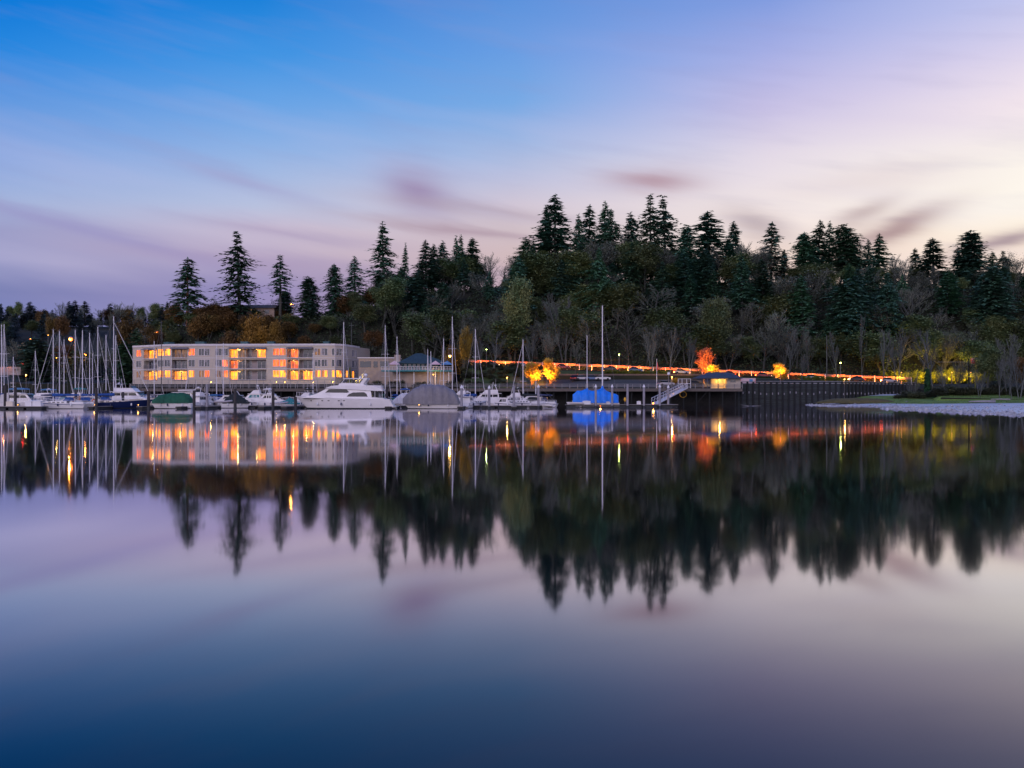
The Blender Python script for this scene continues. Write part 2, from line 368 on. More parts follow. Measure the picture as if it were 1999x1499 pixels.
# mud flat laid bare by the tide
XE=[(90,56.5),(115,59),(150,62),(179,66),(186,70),(192,77),(205,88),(212,92),(218,80),(226,71),(240,72),(263,77)]
def mudz(x,y):
    d=x-np.interp(y,[p[0] for p in XE],[p[1] for p in XE])
    z=.9*(1-math.exp(-max(d,0)/42)) if d>0 else d*.04
    z+= .10*noise.noise(Vector((x*.05,y*.03,3)))*min(1,max(d,0)/4)
    z+= max(0,(y-238))/26*1.7*max(0,min(1,(d-4)/14))
    # the creek between the two lobes
    c=math.exp(-((y-207)/7)**2)*math.exp(-max(0,x-95)/22); z-=c*.25
    return z
b=MB(); xs=np.arange(46,190,1.2); ys=np.arange(88,275,1.5); n=len(xs)
for y in ys:
    for x in xs:
        z=mudz(x,y)
        if y>bulk(CX+x/y*F)-1 and y>247: z=min(z,1.7)
        b.v.append((x,y,z+.02*noise.noise(Vector((x*.9,y*.5,0)))))
for j in range(len(ys)-1):
    for i in range(n-1):
        a=j*n+i; b.f.append((a,a+1,a+n+1,a+n)); b.m.append(0)
mm=mat('wet_mud',(.32,.35,.4),.45,.3,.5,bump=.6,spec=.9,col2=(.8,.82,.88),detail=10,streak=(.25,1.1,1))
mo=b.build('mudflat',mm,smooth=True); tag(mo,kind='structure')
# stones and shell grit along the tide line
b=MB(); r_=random.Random(21)
for i in range(5200):
    y=100+160*r_.random()**1.3; x=float(np.interp(y,[p[0] for p in XE],[p[1] for p in XE]))+abs(r_.gauss(0,1))*(3 if i%3 else 14); s=r_.uniform(.04,.16)*(1+(r_.random()<.04)*2)
    z=mudz(x,y); k=r_.random()
    b.add([(x-s,y-s*k,z-.02),(x+s,y-s,z-.02),(x+s*k,y+s,z-.02),(x-s,y+s,z-.02),(x+s*.2,y,z+s*.8),(x-s*.4,y+.1*s,z+s*.6)],((0,1,4),(1,2,4),(2,3,5,4),(3,0,5),(0,4,5)))
tag(b.build('pebbles',mat('pale_pebbles',(.12,.12,.13),.7,.5,1.5,col2=(.5,.5,.54))),'pale stones and shell grit along the tide line','pebbles',kind='stuff')
# grass banks: sheets a little above the soil, following it
def sheet(name,u0,u1,y0,y1,m,dz=.06,su=12,sy=1.5,zf=None,kind='structure'):
    b=MB(); us=np.arange(u0,u1+.1,su); ys=np.arange(y0,y1+.1,sy); n=len(us)
    for y in ys:
        for u in us:
            x=(u-CX)/F*y; b.v.append((x,y,(zf or ground)(x,y)+dz))
    for j in range(len(ys)-1):
        for i in range(n-1):
            a=j*n+i; b.f.append((a,a+1,a+n+1,a+n)); b.m.append(0)
    return tag(b.build(name,m),kind=kind)
K['lawn']=mat('lawn_grass',(.018,.04,.008),.95,.3,1.2,col2=(.05,.08,.015),bump=.6)
K['asph']=mat('asphalt',(.05,.05,.052),.85,.2,2)
sheet('lawn',1075,1800,281.4,288.6,K['lawn'])
sheet('parking_lot',1000,1435,266.5,280.4,K['asph'],.05)
sheet('grass_verge',905,1070,264.5,288.4,K['lawn'],.05)
sheet('road',640,2300,289.6,297.4,K['asph'],.10,sy=1.3)
# grassy strip above the mud
b=MB(); xs=np.arange(88,180,1.5); ys=np.arange(236,268,1.2); n=len(xs)
for y in ys:
    for x in xs:
        z=mudz(x,y)+min(.14,(y-237-2.5*noise.noise(Vector((x*.12,0,5)))-max(0,100-x)*.5)*.1)
        if y>bulk(CX+x/y*F)+.5: z=max(z,ground(x,y)+.08)
        b.v.append((x,y,z))
for j in range(len(ys)-1):
    for i in range(n-1):
        a=j*n+i; b.f.append((a,a+1,a+n+1,a+n)); b.m.append(0)
K['bankgrass']=mat('bank_grass',(.06,.15,.02),.95,.3,.35,col2=(.17,.27,.05),bump=.6)
tag(b.build('grass_bank',K['bankgrass']),kind='structure')
# low mound of weed at the foot of the bulkhead
b=MB(); rings=[]
for i in range(13):
    t=i/12*math.pi; q=max(math.sin(t),.02)
    rings.append([(85-10*math.cos(t)+.0,246+4.5*q*math.cos(a)*1.0,.5+ q*1.35*max(0,math.sin(a))+ .1*noise.noise(Vector((i,a,0)))) for a in np.linspace(0,math.pi,9)])
b.loft(rings,False,False); K['weed']=mat('weedy_earth',(.06,.055,.02),.95,.3,.8,bump=.5,col2=(.11,.09,.03))
tag(b.build('earth_mound',K['weed'],smooth=True),kind='structure')

# ---------------------------------------------------------------- trees
def tri_leaf(V_,F_,p,d,w,l,r):
    s=d.cross(Vector((0,0,1)));  s=s.normalized() if s.length>.01 else Vector((1,0,0))
    s=(s+Vector((r.uniform(-.4,.4),r.uniform(-.4,.4),r.uniform(-.5,.5))))
    i=len(V_); V_+= [tuple(p-s*w*.5),tuple(p+s*w*.5),tuple(p+d*l)]; F_.append((i,i+1,i+2))
def conifer(seed,h=30,rad=6,z0=.3,style='fir',dens=1.0):
    r=random.Random(seed); tr=MB(); cr=MB()
    pts=[];x=y=0
    for i in range(9):
        t=i/8; pts.append((x,y,h*t)); x+=r.uniform(-.12,.12); y+=r.uniform(-.12,.12)
    tr.tube(pts,[.42*(1-t/8*.93)*h/30 for t in range(9)],6)
    V_,F_=cr.v,cr.f; LIMBS=[]
    z=z0*h; lobes=[r.uniform(.65,1.15) for _ in range(9)]
    while z<h*.992:
        t=(z-z0*h)/(h*(1-z0))
        if style=='fir': prof=(1-t)**.85*(.55+.45*min(1,t*5+.25))
        elif style=='spire': prof=(1-t)**1.25*(.6+.4*min(1,t*6))+.035
        elif style=='cedar': prof=math.sqrt(max(0,1-t**1.7))*(.75+.25*min(1,t*4))*.9
        elif style=='pine': prof=math.sin(min(1,.25+t*.9)*math.pi)**.7*.9+.12
        else: prof=(1-t)
        L0=rad*prof
        nb=int((6 if style!='cedar' else 8)*(.6+.4*dens)) if t<.93 else 4
        a0=r.uniform(0,6.28)
        for k in range(nb):
            if r.random()<(.16 if style in('fir','spire') else .08): continue
            a=a0+k*6.283/nb+r.uniform(-.35,.35); L_=L0*r.uniform(.55,1.2)*lobes[int((a%6.283)/6.284*9)]*(.62+.75*(noise.noise(Vector((math.cos(a)*1.3,math.sin(a)*1.3+seed,z*.22)))+.5))+.15
            up=(.25+.5*t) if style in('fir','spire','pine') else .35
            dirv=Vector((math.cos(a),math.sin(a),0)); px_,py_=pts[min(8,int(z/h*8))][:2]
            base=Vector((px_,py_,z+r.uniform(-.7,.7))); n=max(2,int(L_/(.62/dens)))
            bz=lambda s: base+dirv*L_*s+Vector((0,0,L_*(up*s*.35-.42*s*s)))
            if L_>.8: LIMBS.append((bz(0),bz(.5),bz(.98)))
            for j in range(n):
                s=(j+.6)/n; 
                if s<.18 and L_>2: continue
                p=base+dirv*L_*s+Vector((0,0,L_*(up*s*.35-.42*s*s)))
                wv=(.6+.8*(1-s))*min(1,L_/2.2+.35)
                for q in range(2 if s>.5 else 3):
                    b_=a+r.uniform(-1.0,1.0); d=Vector((math.cos(b_),math.sin(b_),r.uniform(-.75,.15))).normalized()
                    tri_leaf(V_,F_,p+Vector((r.uniform(-.25,.25),r.uniform(-.25,.25),r.uniform(-.2,.2))),d,wv*.68,wv*r.uniform(.85,1.4),r)
        z+=h*(.0165 if style!='cedar' else .014)*r.uniform(.75,1.25)/ (.7+.3*dens)
    for (b0,b1,b2) in LIMBS: strip(tr.v,tr.f,b0,b1,.05); strip(tr.v,tr.f,b1,b2,.03)
    for k in range(6): tri_leaf(V_,F_,Vector((pts[8][0],pts[8][1],h*.985)),Vector((r.uniform(-.2,.2),r.uniform(-.2,.2),1)),.25,.7,r)
    cr.m=[0]*len(cr.f); tr.m=[0]*len(tr.f)
    return tr,cr
def strip(V_,F_,a,b,w):
    d=b-a; s=d.cross(Vector((.3,.9,.2))); s=s.normalized()*w if s.length>1e-5 else Vector((w,0,0))
    q=d.cross(s); q=q.normalized()*w if q.length>1e-6 else s
    i=len(V_); V_+=[tuple(a-s-q*.5),tuple(a+s-q*.5),tuple(a+q),tuple(b)]
    F_+=[(i,i+1,i+3),(i+1,i+2,i+3),(i+2,i,i+3)]
def broad(seed,h=15,spread=.5,stems=2,leaf=0,leafsz=.3,levels=4,low=.3,tw=.03,leafr=.7,dens=1):
    r=random.Random(seed); tr=MB(); cr=MB(); V_,F_=cr.v,cr.f; ends=[]
    def grow(p,d,L_,rad,lv):
        n=4 if lv<2 else 3; pts=[p]; 
        for i in range(n):
            d=(d+Vector((r.uniform(-.13,.13),r.uniform(-.13,.13),.05+.06*lv*(spread<.6)))).normalized(); pts.append(pts[-1]+d*L_/n)
        if lv<2: tr.tube(pts,[rad*(1-.6*i/n) for i in range(n+1)],5 if lv==0 else 4)
        else:
            for i in range(n): strip(V_,F_,pts[i],pts[i+1],max(rad*(1-.25*i),tw*.8))
        if lv>=levels-1: ends.append((pts[-1],d)); ends.append((pts[1],d)); return
        nb=int({0:7,1:6,2:6,3:5}.get(lv,4)*dens)+ (lv==0)*3
        for k in range(nb):
            t=(low if lv==0 else .2)+(1-(low if lv==0 else .2))*(k+r.random()*.8)/nb; t=min(t,.99)
            i=min(n-1,int(t*n)); q=pts[i].lerp(pts[i+1],t*n-i)
            a=r.uniform(0,6.283); side=Vector((math.cos(a),math.sin(a),0)); side=(side-d*side.dot(d)).normalized()
            sp=spread*r.uniform(.7,1.35)
            nd=(d+side*sp*1.25).normalized()
            grow(q,nd,L_*(.5 if lv==0 else .56)*(1.22-t*.78)*r.uniform(.75,1.2),rad*.42*(1.2-t*.5),lv+1)
    for k in range(stems):
        a=r.uniform(0,6.28); o=Vector((math.cos(a),math.sin(a),0))*(.25 if stems>1 else 0)
        grow(o,Vector((o.x*.5+r.uniform(-.08,.08),o.y*.5+r.uniform(-.08,.08),1)).normalized(),h*r.uniform(.72,.9)*(1 if spread<.6 else .85),h*.012+.03,0)
    for p,d in ends:
        for q in range(leaf):
            c=p+Vector((r.gauss(0,leafr),r.gauss(0,leafr),r.gauss(0,leafr*.8)))
            dd=Vector((r.uniform(-1,1),r.uniform(-1,1),r.uniform(-1,1))).normalized()
            tri_leaf(V_,F_,c,dd,leafsz*r.uniform(.6,1.2),leafsz*r.uniform(.7,1.3),r)
    cr.m=[0]*len(cr.f)
    return tr,cr
def bushmesh(seed,w,h,n,sz):
    r=random.Random(seed); cr=MB(); V_,F_=cr.v,cr.f; 
    cl=[(r.uniform(-w,w)*.6,r.uniform(-w,w)*.6,h*r.uniform(.25,.75),r.uniform(.3,.55)) for _ in range(7)]
    for i in range(n):
        cx,cy,cz,s=r.choice(cl); v=Vector((r.gauss(0,1),r.gauss(0,1),r.gauss(0,1))).normalized()*r.random()**.4
        p=Vector((cx+v.x*w*s,cy+v.y*w*s,max(.05,cz+v.z*h*s)))
        tri_leaf(V_,F_,p,Vector((r.uniform(-1,1),r.uniform(-1,1),r.uniform(-.6,1))).normalized(),sz*r.uniform(.6,1.3),sz*r.uniform(.7,1.3),r)
    cr.m=[0]*len(cr.f); st=MB()
    for k in range(5):
        a=k*1.26; st.tube([(0,0,0),(math.cos(a)*w*.2,math.sin(a)*w*.2,h*.35),(math.cos(a)*w*.45,math.sin(a)*w*.45,h*.7)],[.06,.04,.02],4)
    return st,cr
PROTO={}
def proto(key,fn,tm,cm):
    tr,cr=fn(); a=bpy.data.meshes.new('trunk'); a.from_pydata(tr.v,[],tr.f); a.materials.append(tm)
    c=bpy.data.meshes.new('crown'); c.from_pydata(cr.v,[],cr.f); c.materials.append(cm)
    zs=[v[2] for v in cr.v]; xs=[math.hypot(v[0],v[1]) for v in cr.v]
    PROTO[key]=(a,c,max(zs),float(np.percentile(xs,93)))
def tree(key,name,label,cat,x,y,h,w=None,group=None,z=None,rz=None,kindc='crown',kindt='trunk'):
    a,c,H,Wd=PROTO[key]; s=h/H; sx=s if w is None else w/Wd
    z=ground(x,y)-.15 if z is None else z
    t=thing(name,label,cat,(x,y,z),rnd.uniform(0,6.28) if rz is None else rz,group); t.scale=(sx,sx,s)
    t.rotation_euler.x=rnd.gauss(0,.022); t.rotation_euler.y=rnd.gauss(0,.022)
    for nm,me in ((kindt,a),(kindc,c)):
        o=bpy.data.objects.new(nm,me); COL.objects.link(o); o.parent=t
    return t
FIR=[]
for i in range(7):
    proto('fir%d'%i,lambda:conifer(11+i,30,[6.2,5.4,6.8][i%3],.18+.07*(i%3),['fir','fir','spire','fir','cedar','fir','pine'][i],1.2),K['bark'],K['needle'])
for i in range(2): proto('spire%d'%i,lambda:conifer(31+i,30,5.2,.25,'spire'),K['bark'],K['needle'])
for i in range(2): proto('cedar%d'%i,lambda:conifer(41+i,24,4.6,.08,'cedar'),K['bark'],K['needle'])
proto('openfir',lambda:conifer(51,24,6.2,.2,'fir',.8),K['ambark'],K['needle'])
proto('ragged',lambda:conifer(77,28,5.4,.1,'pine',.9),K['bark'],K['needle'])
proto('pine',lambda:conifer(61,26,3.2,.42,'pine',.62),K['bark'],K['needle'])
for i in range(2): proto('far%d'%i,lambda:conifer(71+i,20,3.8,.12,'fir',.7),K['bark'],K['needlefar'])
for i in range(5): proto('bare%d'%i,lambda:broad(81+i,16,[.42,.6,.5,.7,.36][i],[2,1,3,1,2][i],[0,0,1,0,1][i],.28,levels=4,low=.28,tw=.028,dens=1.15),K['bark'],K['twig'])
for i in range(2): proto('pale%d'%i,lambda:broad(91+i,14,.42,1+i,0,levels=4,low=.15,tw=.026,dens=1.3),K['palebark'],K['paletwig'])
for i in range(3): proto('olive%d'%i,lambda:broad(101+i,16,.5,2,8,.38,levels=4,low=.3,tw=.025,leafr=.8),K['bark'],K['olive'])
for i in range(2): proto('autumn%d'%i,lambda:broad(111+i,10,.6,2,9,.32,levels=4,low=.15,leafr=.6,dens=.85),K['bark'],K['autumn'])
proto('gold0',lambda:broad(121,9,.6,3,10,.3,levels=4,low=.12,leafr=.55,dens=.85),K['bark'],K['gold'])
proto('rust0',lambda:broad(125,6,.42,1,9,.2,levels=4,low=.03,leafr=.3,dens=1.2),K['ambark'],K['rust'])
proto('red0',lambda:broad(127,8,.38,1,9,.22,levels=4,low=.12,leafr=.35,dens=.95),K['ambark'],K['red'])
for i in range(2): proto('shrub%d'%i,lambda:bushmesh(131+i,2.6,3.4,1900,.34),K['bark'],K['shrub'])
proto('hedge',lambda:bushmesh(141,2.2,2,1500,.22),K['bark'],K['hedge'])
def sky(key,px,py,D,hw,label,name='conifer',cat='conifer',z=None,**k):
    x=X(px,D); g=ground(x,D)-.15 if z is None else z; return tree(key,name,label,cat,x,D,Z(py,D)-g,hw*(1.3 if key[:3] in('fir','spi','ope','rag','pin','ced') else 1.12)/F*D,z=g,**k)
# isolated skyline trees on the hill above the building
sky('openfir',366,500,325,37,'broad open fir with a bare reddish trunk over the west end of the building','fir_tree','fir')
sky('ragged',467,450,325,33,'tall ragged evergreen with thick drooping boughs above the building roof','fir_tree','fir')
sky('pine',547,497,328,20,'slim airy pine with a long bare trunk between the ragged fir and the dense cone','pine_tree','pine')
sky('cedar0',603,539,325,21,'dense dark green cone shaped evergreen beside the orange lamp on the hill','conifer','evergreen')
sky('cedar1',555,566,335,17,'short dark evergreen at the foot of the slim airy pine','conifer','evergreen')
sky('cedar1',655,514,330,18,'narrow see-through cedar, first of the pair east of the dense cone','cedar_tree','cedar')
sky('fir1',693,500,332,21,'dark fir half sunk in brown foliage next to the narrow cedar','fir_tree','fir')
sky('spire0',752,431,338,26,'pointed spire fir with gaps between its boughs, tallest over the small teal house','fir_tree','fir')
sky('spire1',790,473,340,12,'thin little spire fir just beside the pointed tall one','fir_tree','fir')
SK=[('fir0',831,468,20,'first fir of the small skyline cluster over the brown rounded wood'),
('fir2',846,476,14,'short fir pressed against the first fir of the small skyline cluster'),
('fir3',865,469,17,'middle fir of the small skyline cluster over the brown rounded wood'),
('spire1',889,459,13,'western one of two close thin spires in the small skyline cluster'),
('spire0',898,457,13,'eastern one of two close thin spires in the small skyline cluster'),
('fir1',922,463,19,'bushy dark fir ending the small skyline cluster before the bare round tree'),
('fir3',1022,462,22,'fir on the rising shoulder of the wood, west of the great fir'),
('fir0',1040,470,16,'lower fir tucked between the shoulder fir and the great fir'),
('fir2',1085,377,38,'great tall dark fir, the highest at the western end of the thick wood'),
('spire0',1068,400,20,'slim second top leaning on the great tall dark fir'),
('fir3',1127,415,14,'thin fir immediately east of the great tall fir'),
('fir1',1147,398,20,'pointed fir between the great fir and the mast of the blue boat'),
('fir0',1177,392,21,'fir whose top stands right over the mast of the blue covered boat'),
('fir2',1196,407,24,'full dark fir just east of the blue boat mast'),
('fir3',1234,412,22,'fir in the dip before the paired giants'),
('ragged',1272,377,25,'western of the paired ragged giants in the middle of the wood'),
('ragged',1301,381,27,'eastern of the paired ragged giants in the middle of the wood'),
('cedar0',1339,437,19,'rounded evergreen below the paired giants on their eastern side'),
('fir1',1380,411,34,'broad regular fir high above the small hut'),
('fir3',1431,431,23,'small separate fir east of the broad regular one'),
('openfir',1506,432,29,'open fir with a visible trunk rising from bare branches on the skyline'),
('spire1',1530,486,15,'small spire beside the open fir on the skyline'),
('cedar1',1570,452,20,'narrow evergreen starting the eastern skyline group'),
('fir0',1594,429,22,'tall twin-looking fir second in the eastern skyline group'),
('fir2',1618,430,19,'tall fir in the middle of the eastern skyline group'),
('fir1',1650,436,24,'dark dense fir with several points in the eastern skyline group'),
('fir3',1668,458,22,'lower fir leaning out of the eastern skyline group'),
('fir0',1695,467,15,'thin fir in the gap after the eastern skyline group'),
('fir1',1713,455,21,'pointed fir above the end of the timber bulkhead'),
('fir2',1791,483,20,'scruffy fir next to the glowing bare twigs'),
('fir1',1825,463,26,'thick cone-like fir above the ivy covered tree'),
('spire0',1868,480,15,'small spire between the thick cone-like fir and its tall neighbour'),
('cedar0',1896,450,28,'tall full evergreen over the red and white road sign'),
('fir3',1938,490,16,'first of two low firs by the bare tree ending the skyline'),
('fir0',1957,489,17,'second of two low firs by the bare tree ending the skyline'),
('fir2',1990,560,26,'dark fir leaning into the edge of the wood low down')]
for i,(k,px,py,hw,lb) in enumerate(SK):
    if k[:3]=='fir' and i%3==1: k='fir%d'%(i%7)
    sky(k,px,py,346+(i*7)%17,hw*1.15,lb,'fir_tree' if 'cedar' not in k else 'conifer','fir' if 'cedar' not in k else 'evergreen')
for px,py,hw,lb in [(960,490,18,'bare round-topped tree against the sky between the two fir groups'),(985,512,15,'lower bare tree beside the round-topped one on the skyline'),
   (1452,470,26,'dark bare tree on the skyline west of the open fir'),(1478,473,24,'bare tree with dense upright twigs beside the open fir'),(1746,495,20,'bare tree glowing warm against the sunset sky'),
   (1770,500,16,'small bare tree beside the one that glows against the sunset'),(1982,487,24,'bare spreading tree closing the skyline by the two low firs'),(430,575,16,'bare reddish tree beside the broad open fir'),(523,583,17,'bare tree behind the house on the hill')]:
    sky('bare%d'%(px%3),px,py,344,hw,lb,'bare_tree','tree')
# distant trees across the low ground at the head of the inlet
for i in range(106):
    px=-350+i*6.6+rnd.uniform(-3,3); D=rnd.uniform(600,680)
    top=interp(px,[(-60,580),(0,586),(20,604),(60,610),(90,606),(160,614),(240,612),(340,606)])+rnd.uniform(-4,10)
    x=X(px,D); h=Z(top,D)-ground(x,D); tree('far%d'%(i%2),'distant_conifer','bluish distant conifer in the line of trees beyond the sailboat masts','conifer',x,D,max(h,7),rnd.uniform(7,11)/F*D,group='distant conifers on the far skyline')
for i in range(130):
    px=-330+i*5.1+rnd.uniform(-5,5); D=rnd.uniform(400,620)
    top=rnd.uniform(622,650)+(620-D)*.14; D=D if i%2 else rnd.uniform(540,640); x=X(px,D); h=rnd.uniform(10,17)
    k=rnd.choice(['far0','far1','bare0','bare1','autumn0','olive1'])
    con=k[:3]=='far'
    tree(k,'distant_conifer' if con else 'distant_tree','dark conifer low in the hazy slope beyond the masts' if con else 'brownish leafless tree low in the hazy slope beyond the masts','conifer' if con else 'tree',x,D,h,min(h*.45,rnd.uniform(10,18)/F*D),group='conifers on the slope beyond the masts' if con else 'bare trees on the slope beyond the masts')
# dark mass and brown trees behind the marina
for px,py,D,hw,k,nm,lb in [(72,657,310,36,'cedar1','evergreen_tree','broad very dark evergreen behind the first motor cruisers'),(25,660,330,30,'bare0','bare_tree','brown bare tree beside the broad dark evergreen near the red signal'),
   (2,655,335,28,'bare1','bare_tree','brown bare tree in the corner behind the tallest outer masts'),(120,668,318,26,'autumn1','autumn_tree','russet tree behind the big orange street lamp'),(150,690,312,30,'shrub1','evergreen_tree','low dark bush mass under the big orange street lamp'),
   (185,680,318,30,'olive0','olive_tree','dull olive tree behind the group of slanting forestays'),(215,672,322,26,'bare2','bare_tree','bare brown tree behind the tallest mast of the west pier'),(245,665,316,24,'cedar0','evergreen_tree','dark evergreen against the west end wall of the white building'),
   (268,640,330,22,'fir1','evergreen_tree','dark fir just behind the west corner of the white building'),(262,612,345,24,'autumn0','autumn_tree','orange autumn tree on the slope over the west corner of the building'),(290,640,335,24,'bare1','bare_tree','bare tree behind the orange star lamp and the black mast'),
   (318,622,335,22,'olive2','olive_tree','olive tree behind the top of the black mast'),(338,590,338,16,'autumn1','autumn_tree','small autumn tree under the broad open fir')]:
    sky(k,px,py,D,hw,lb,nm,'tree')
# thick of the hill: profile of the wood's upper edge (px, py)
PROF=[(300,640),(330,618),(400,582),(430,585),(460,600),(530,598),(600,612),(640,608),(690,560),(720,545),(745,520),(800,515),(850,500),(885,490),(925,500),(960,530),(1000,495),(1040,480),(1085,490),(1150,455),(1210,450),(1290,470),(1345,480),(1400,480),(1460,485),(1540,515),(1600,490),(1680,495),(1740,525),(1800,520),(1900,515),(2060,520)]
LBL={'bare':('bare_tree','grey-brown leafless tree in the thick of the wooded hillside','tree','leafless trees of the wooded hillside'),
 'oliv':('olive_tree','olive-brown leafy tree in the thick of the wooded hillside','tree','leafy trees of the wooded hillside'),
 'fir':('fir_tree','dark fir below the skyline in the thick of the wooded hillside','fir','firs below the skyline of the wooded hillside'),
 'autu':('autumn_tree','rusty brown tree low on the hill over the white building','tree','rusty trees over the white building')}
def fill(n,u0,u1,d0,d1,kinds,drop,hmin,hmax):
    for i in range(n):
        px=u0+(u1-u0)*(i+rnd.random())/n; D=rnd.uniform(d0,d1); x=X(px,D); g=ground(x,D)
        top=interp(px,PROF)+drop*rnd.random()**1.3+2; h=Z(top,D)-g
        h=max(hmin,min(h,hmax*rnd.uniform(.75,1.1)))
        if Z(interp(px,PROF),D)-g<hmin: h=hmin*.6
        k=rnd.choice(kinds); q=[v for kk,v in LBL.items() if k.startswith(kk)][0]
        wr=rnd.uniform(.24,.32) if k[:3]=='fir' else rnd.uniform(.36,.5)
        tree(k,q[0],q[1],q[2],x,D,h,h*wr,group=q[3])
B3=['bare0','bare1','bare2','bare3','bare4']; O3=['olive0','olive1','olive2']; F4=['fir0','fir1','fir2','fir3','fir4','fir5','fir6']
fill(64,735,2080,352,376,O3+B3+F4,22,13,30)
fill(60,735,2080,336,352,O3+O3+B3+F4,50,13,26)
fill(56,735,2080,322,338,O3+B3+F4,110,11,22)
fill(50,735,2080,308,322,B3+O3+F4[:1],90,9,16)
fill(16,960,2080,312,330,F4,40,18,30)
fill(34,800,2080,302,309,['bare0','bare1','bare2','bare3','olive0','olive1'],110,7,15)
fill(26,300,735,318,340,['autumn0','autumn1']+O3,14,4,12)
fill(24,300,735,308,320,['autumn0','olive1','autumn1','bare1'],30,4,9)
# named trees in front of the wood
for px,py,D,hw,k,nm,lb in [(497,604,306,26,'gold0','autumn_tree','golden-yellow tree over the yellow lit balcony of the white building'),(536,617,308,17,'gold0','autumn_tree','smaller golden tree next to the golden-yellow one'),
   (445,640,306,20,'autumn1','autumn_tree','brown and gold tree behind the middle roof units'),(385,608,316,22,'autumn0','autumn_tree','big rusty tree below the broad open fir'),(410,590,322,24,'autumn1','autumn_tree','tall orange-brown tree between the two western firs'),
   (905,628,281,20,'bare0','bare_tree','tall brown leafless tree behind the mast by the yellow lamp'),(880,668,283,15,'gold0','autumn_tree','yellowing tree lit by the lamp beside the small teal house'),
   (963,644,281,27,'pale0','bare_tree','spreading pale leafless tree in front of the road, lit at its foot'),(934,660,284,16,'pale1','bare_tree','thin pale leafless tree west of the spreading one'),
   (1036,650,285,13,'pale1','bare_tree','warm-lit leafless tree above the first orange glowing tree'),(1075,640,296,14,'bare2','bare_tree','slim leafless tree behind the second orange glowing tree'),(1123,665,283,18,'bare1','bare_tree','twiggy leafless tree by the parked cars'),
   (1003,535,303,30,'olive0','leafing_tree','tall tree with a hazy olive crown halfway up the hill'),(1102,568,303,28,'pale1','bare_tree','pale many-stemmed tree halfway up the hill west of the blue boat mast'),(1110,490,330,26,'pale0','bare_tree','pale twiggy tree high on the hill below the pointed fir'),
   (1272,636,284,13,'pale1','bare_tree','upright pale leafless tree, first of three before the hut'),(1308,636,285,17,'pale0','bare_tree','forked pale leafless tree, second of three before the hut'),(1347,655,285,15,'pale1','bare_tree','slender pale leafless tree, third of three before the hut'),
   (1398,572,303,26,'olive2','leafing_tree','rounded olive tree with a clear pale trunk above the hut roof'),(1540,640,285,15,'pale0','bare_tree','pale leafless tree beside the small glowing tree'),(1565,690,284,13,'pale1','bare_tree','low leafless tree in the grass past the small glowing tree'),
   (1578,640,300,15,'bare0','bare_tree','thin dark leafless tree behind the road past the glowing tree'),(1634,645,287,14,'pale0','bare_tree','leafless tree with splayed boughs by the green-lit lamp'),(1726,640,284,15,'pale0','bare_tree','first of two tall pale trees above the end of the bulkhead'),(1752,640,286,20,'pale1','bare_tree','second of two tall pale trees above the end of the bulkhead'),
   (1683,610,298,9,'pale0','bare_tree','lone tall crooked trunk behind the road over the bulkhead'),
   (1822,638,262,31,'pale0','ivy_tree','wide tree with ivy climbing it at the edge of the mud'),(1968,652,258,26,'pale1','bare_tree','pale violet-grey leafless tree by the far end of the grass bank'),(1925,668,262,26,'olive1','leafing_tree','dusky green tree over the driftwood logs'),
   (1890,690,266,16,'bare1','bare_tree','small leafless tree beside the red and white sign'),(1870,700,264,12,'bare2','bare_tree','thin leafless stem standing in the yellow light'),(1995,690,262,20,'autumn0','autumn_tree','rusty thicket at the end of the grass bank')]:
    sky(k,px,py,D,hw,lb,nm,'tree')
iv=MB(); r_=random.Random(5)
for px,py,D,hw,lb in [(1951,700,250,16,'low pale bare thicket on the grass above the thinner log'),(1990,694,249,20,'pale bare thicket closing the bank at its far end'),(1912,722,254,13,'small grey bare bush between the road sign and the driftwood'),(1975,722,246,12,'little pale bare bush by the end of the grass bank'),(1845,712,256,15,'grey bare bush just beyond the ivy covered tree'),(1782,722,262,13,'grey bare bush at the last pile of the bulkhead')]:
    sky('pale0' if px%2 else 'pale1',px,py,D,hw,lb,'bare_bush','bush')
g_=MB(); r_=random.Random(31)
for i in range(9000):
    x=r_.uniform(84,172); y=237+24*r_.random()**1.4+1.5*noise.noise(Vector((x*.3,0,1)))
    if noise.noise(Vector((x*.16,y*.16,4)))<-.18: continue
    z=max(mudz(x,y),ground(x,y) if y>bulk(CX+x/y*F)+.5 else -9)+.1; s=r_.uniform(.1,.34)
    tri_leaf(g_.v,g_.f,Vector((x,y,z)),Vector((r_.uniform(-.5,.5),r_.uniform(-.5,.5),1)).normalized(),s*.45,s,r_)
g_.m=[0]*len(g_.f); tag(g_.build('tall_grass',K['grassblade']),'rough grass tufts over the bank above the mud','grass',kind='stuff')
c0=PT(1812,778,261.5)
for i in range(1500):
    t=r_.random()**.8; a=r_.uniform(0,6.28); rr=1.1*(1-t*.55)
    tri_leaf(iv.v,iv.f,Vector((c0.x+math.cos(a)*rr*r_.random()**.5-.3*t,c0.y+math.sin(a)*rr,ground(c0.x,262)+t*11)),Vector((r_.uniform(-1,1),r_.uniform(-1,1),r_.uniform(-1,.3))).normalized(),.4,.5,r_)
iv.m=[0]*len(iv.f)
tag(iv.build('ivy',K['ivy']),'dark green ivy column climbing the stems of the wide tree on the shore','ivy')
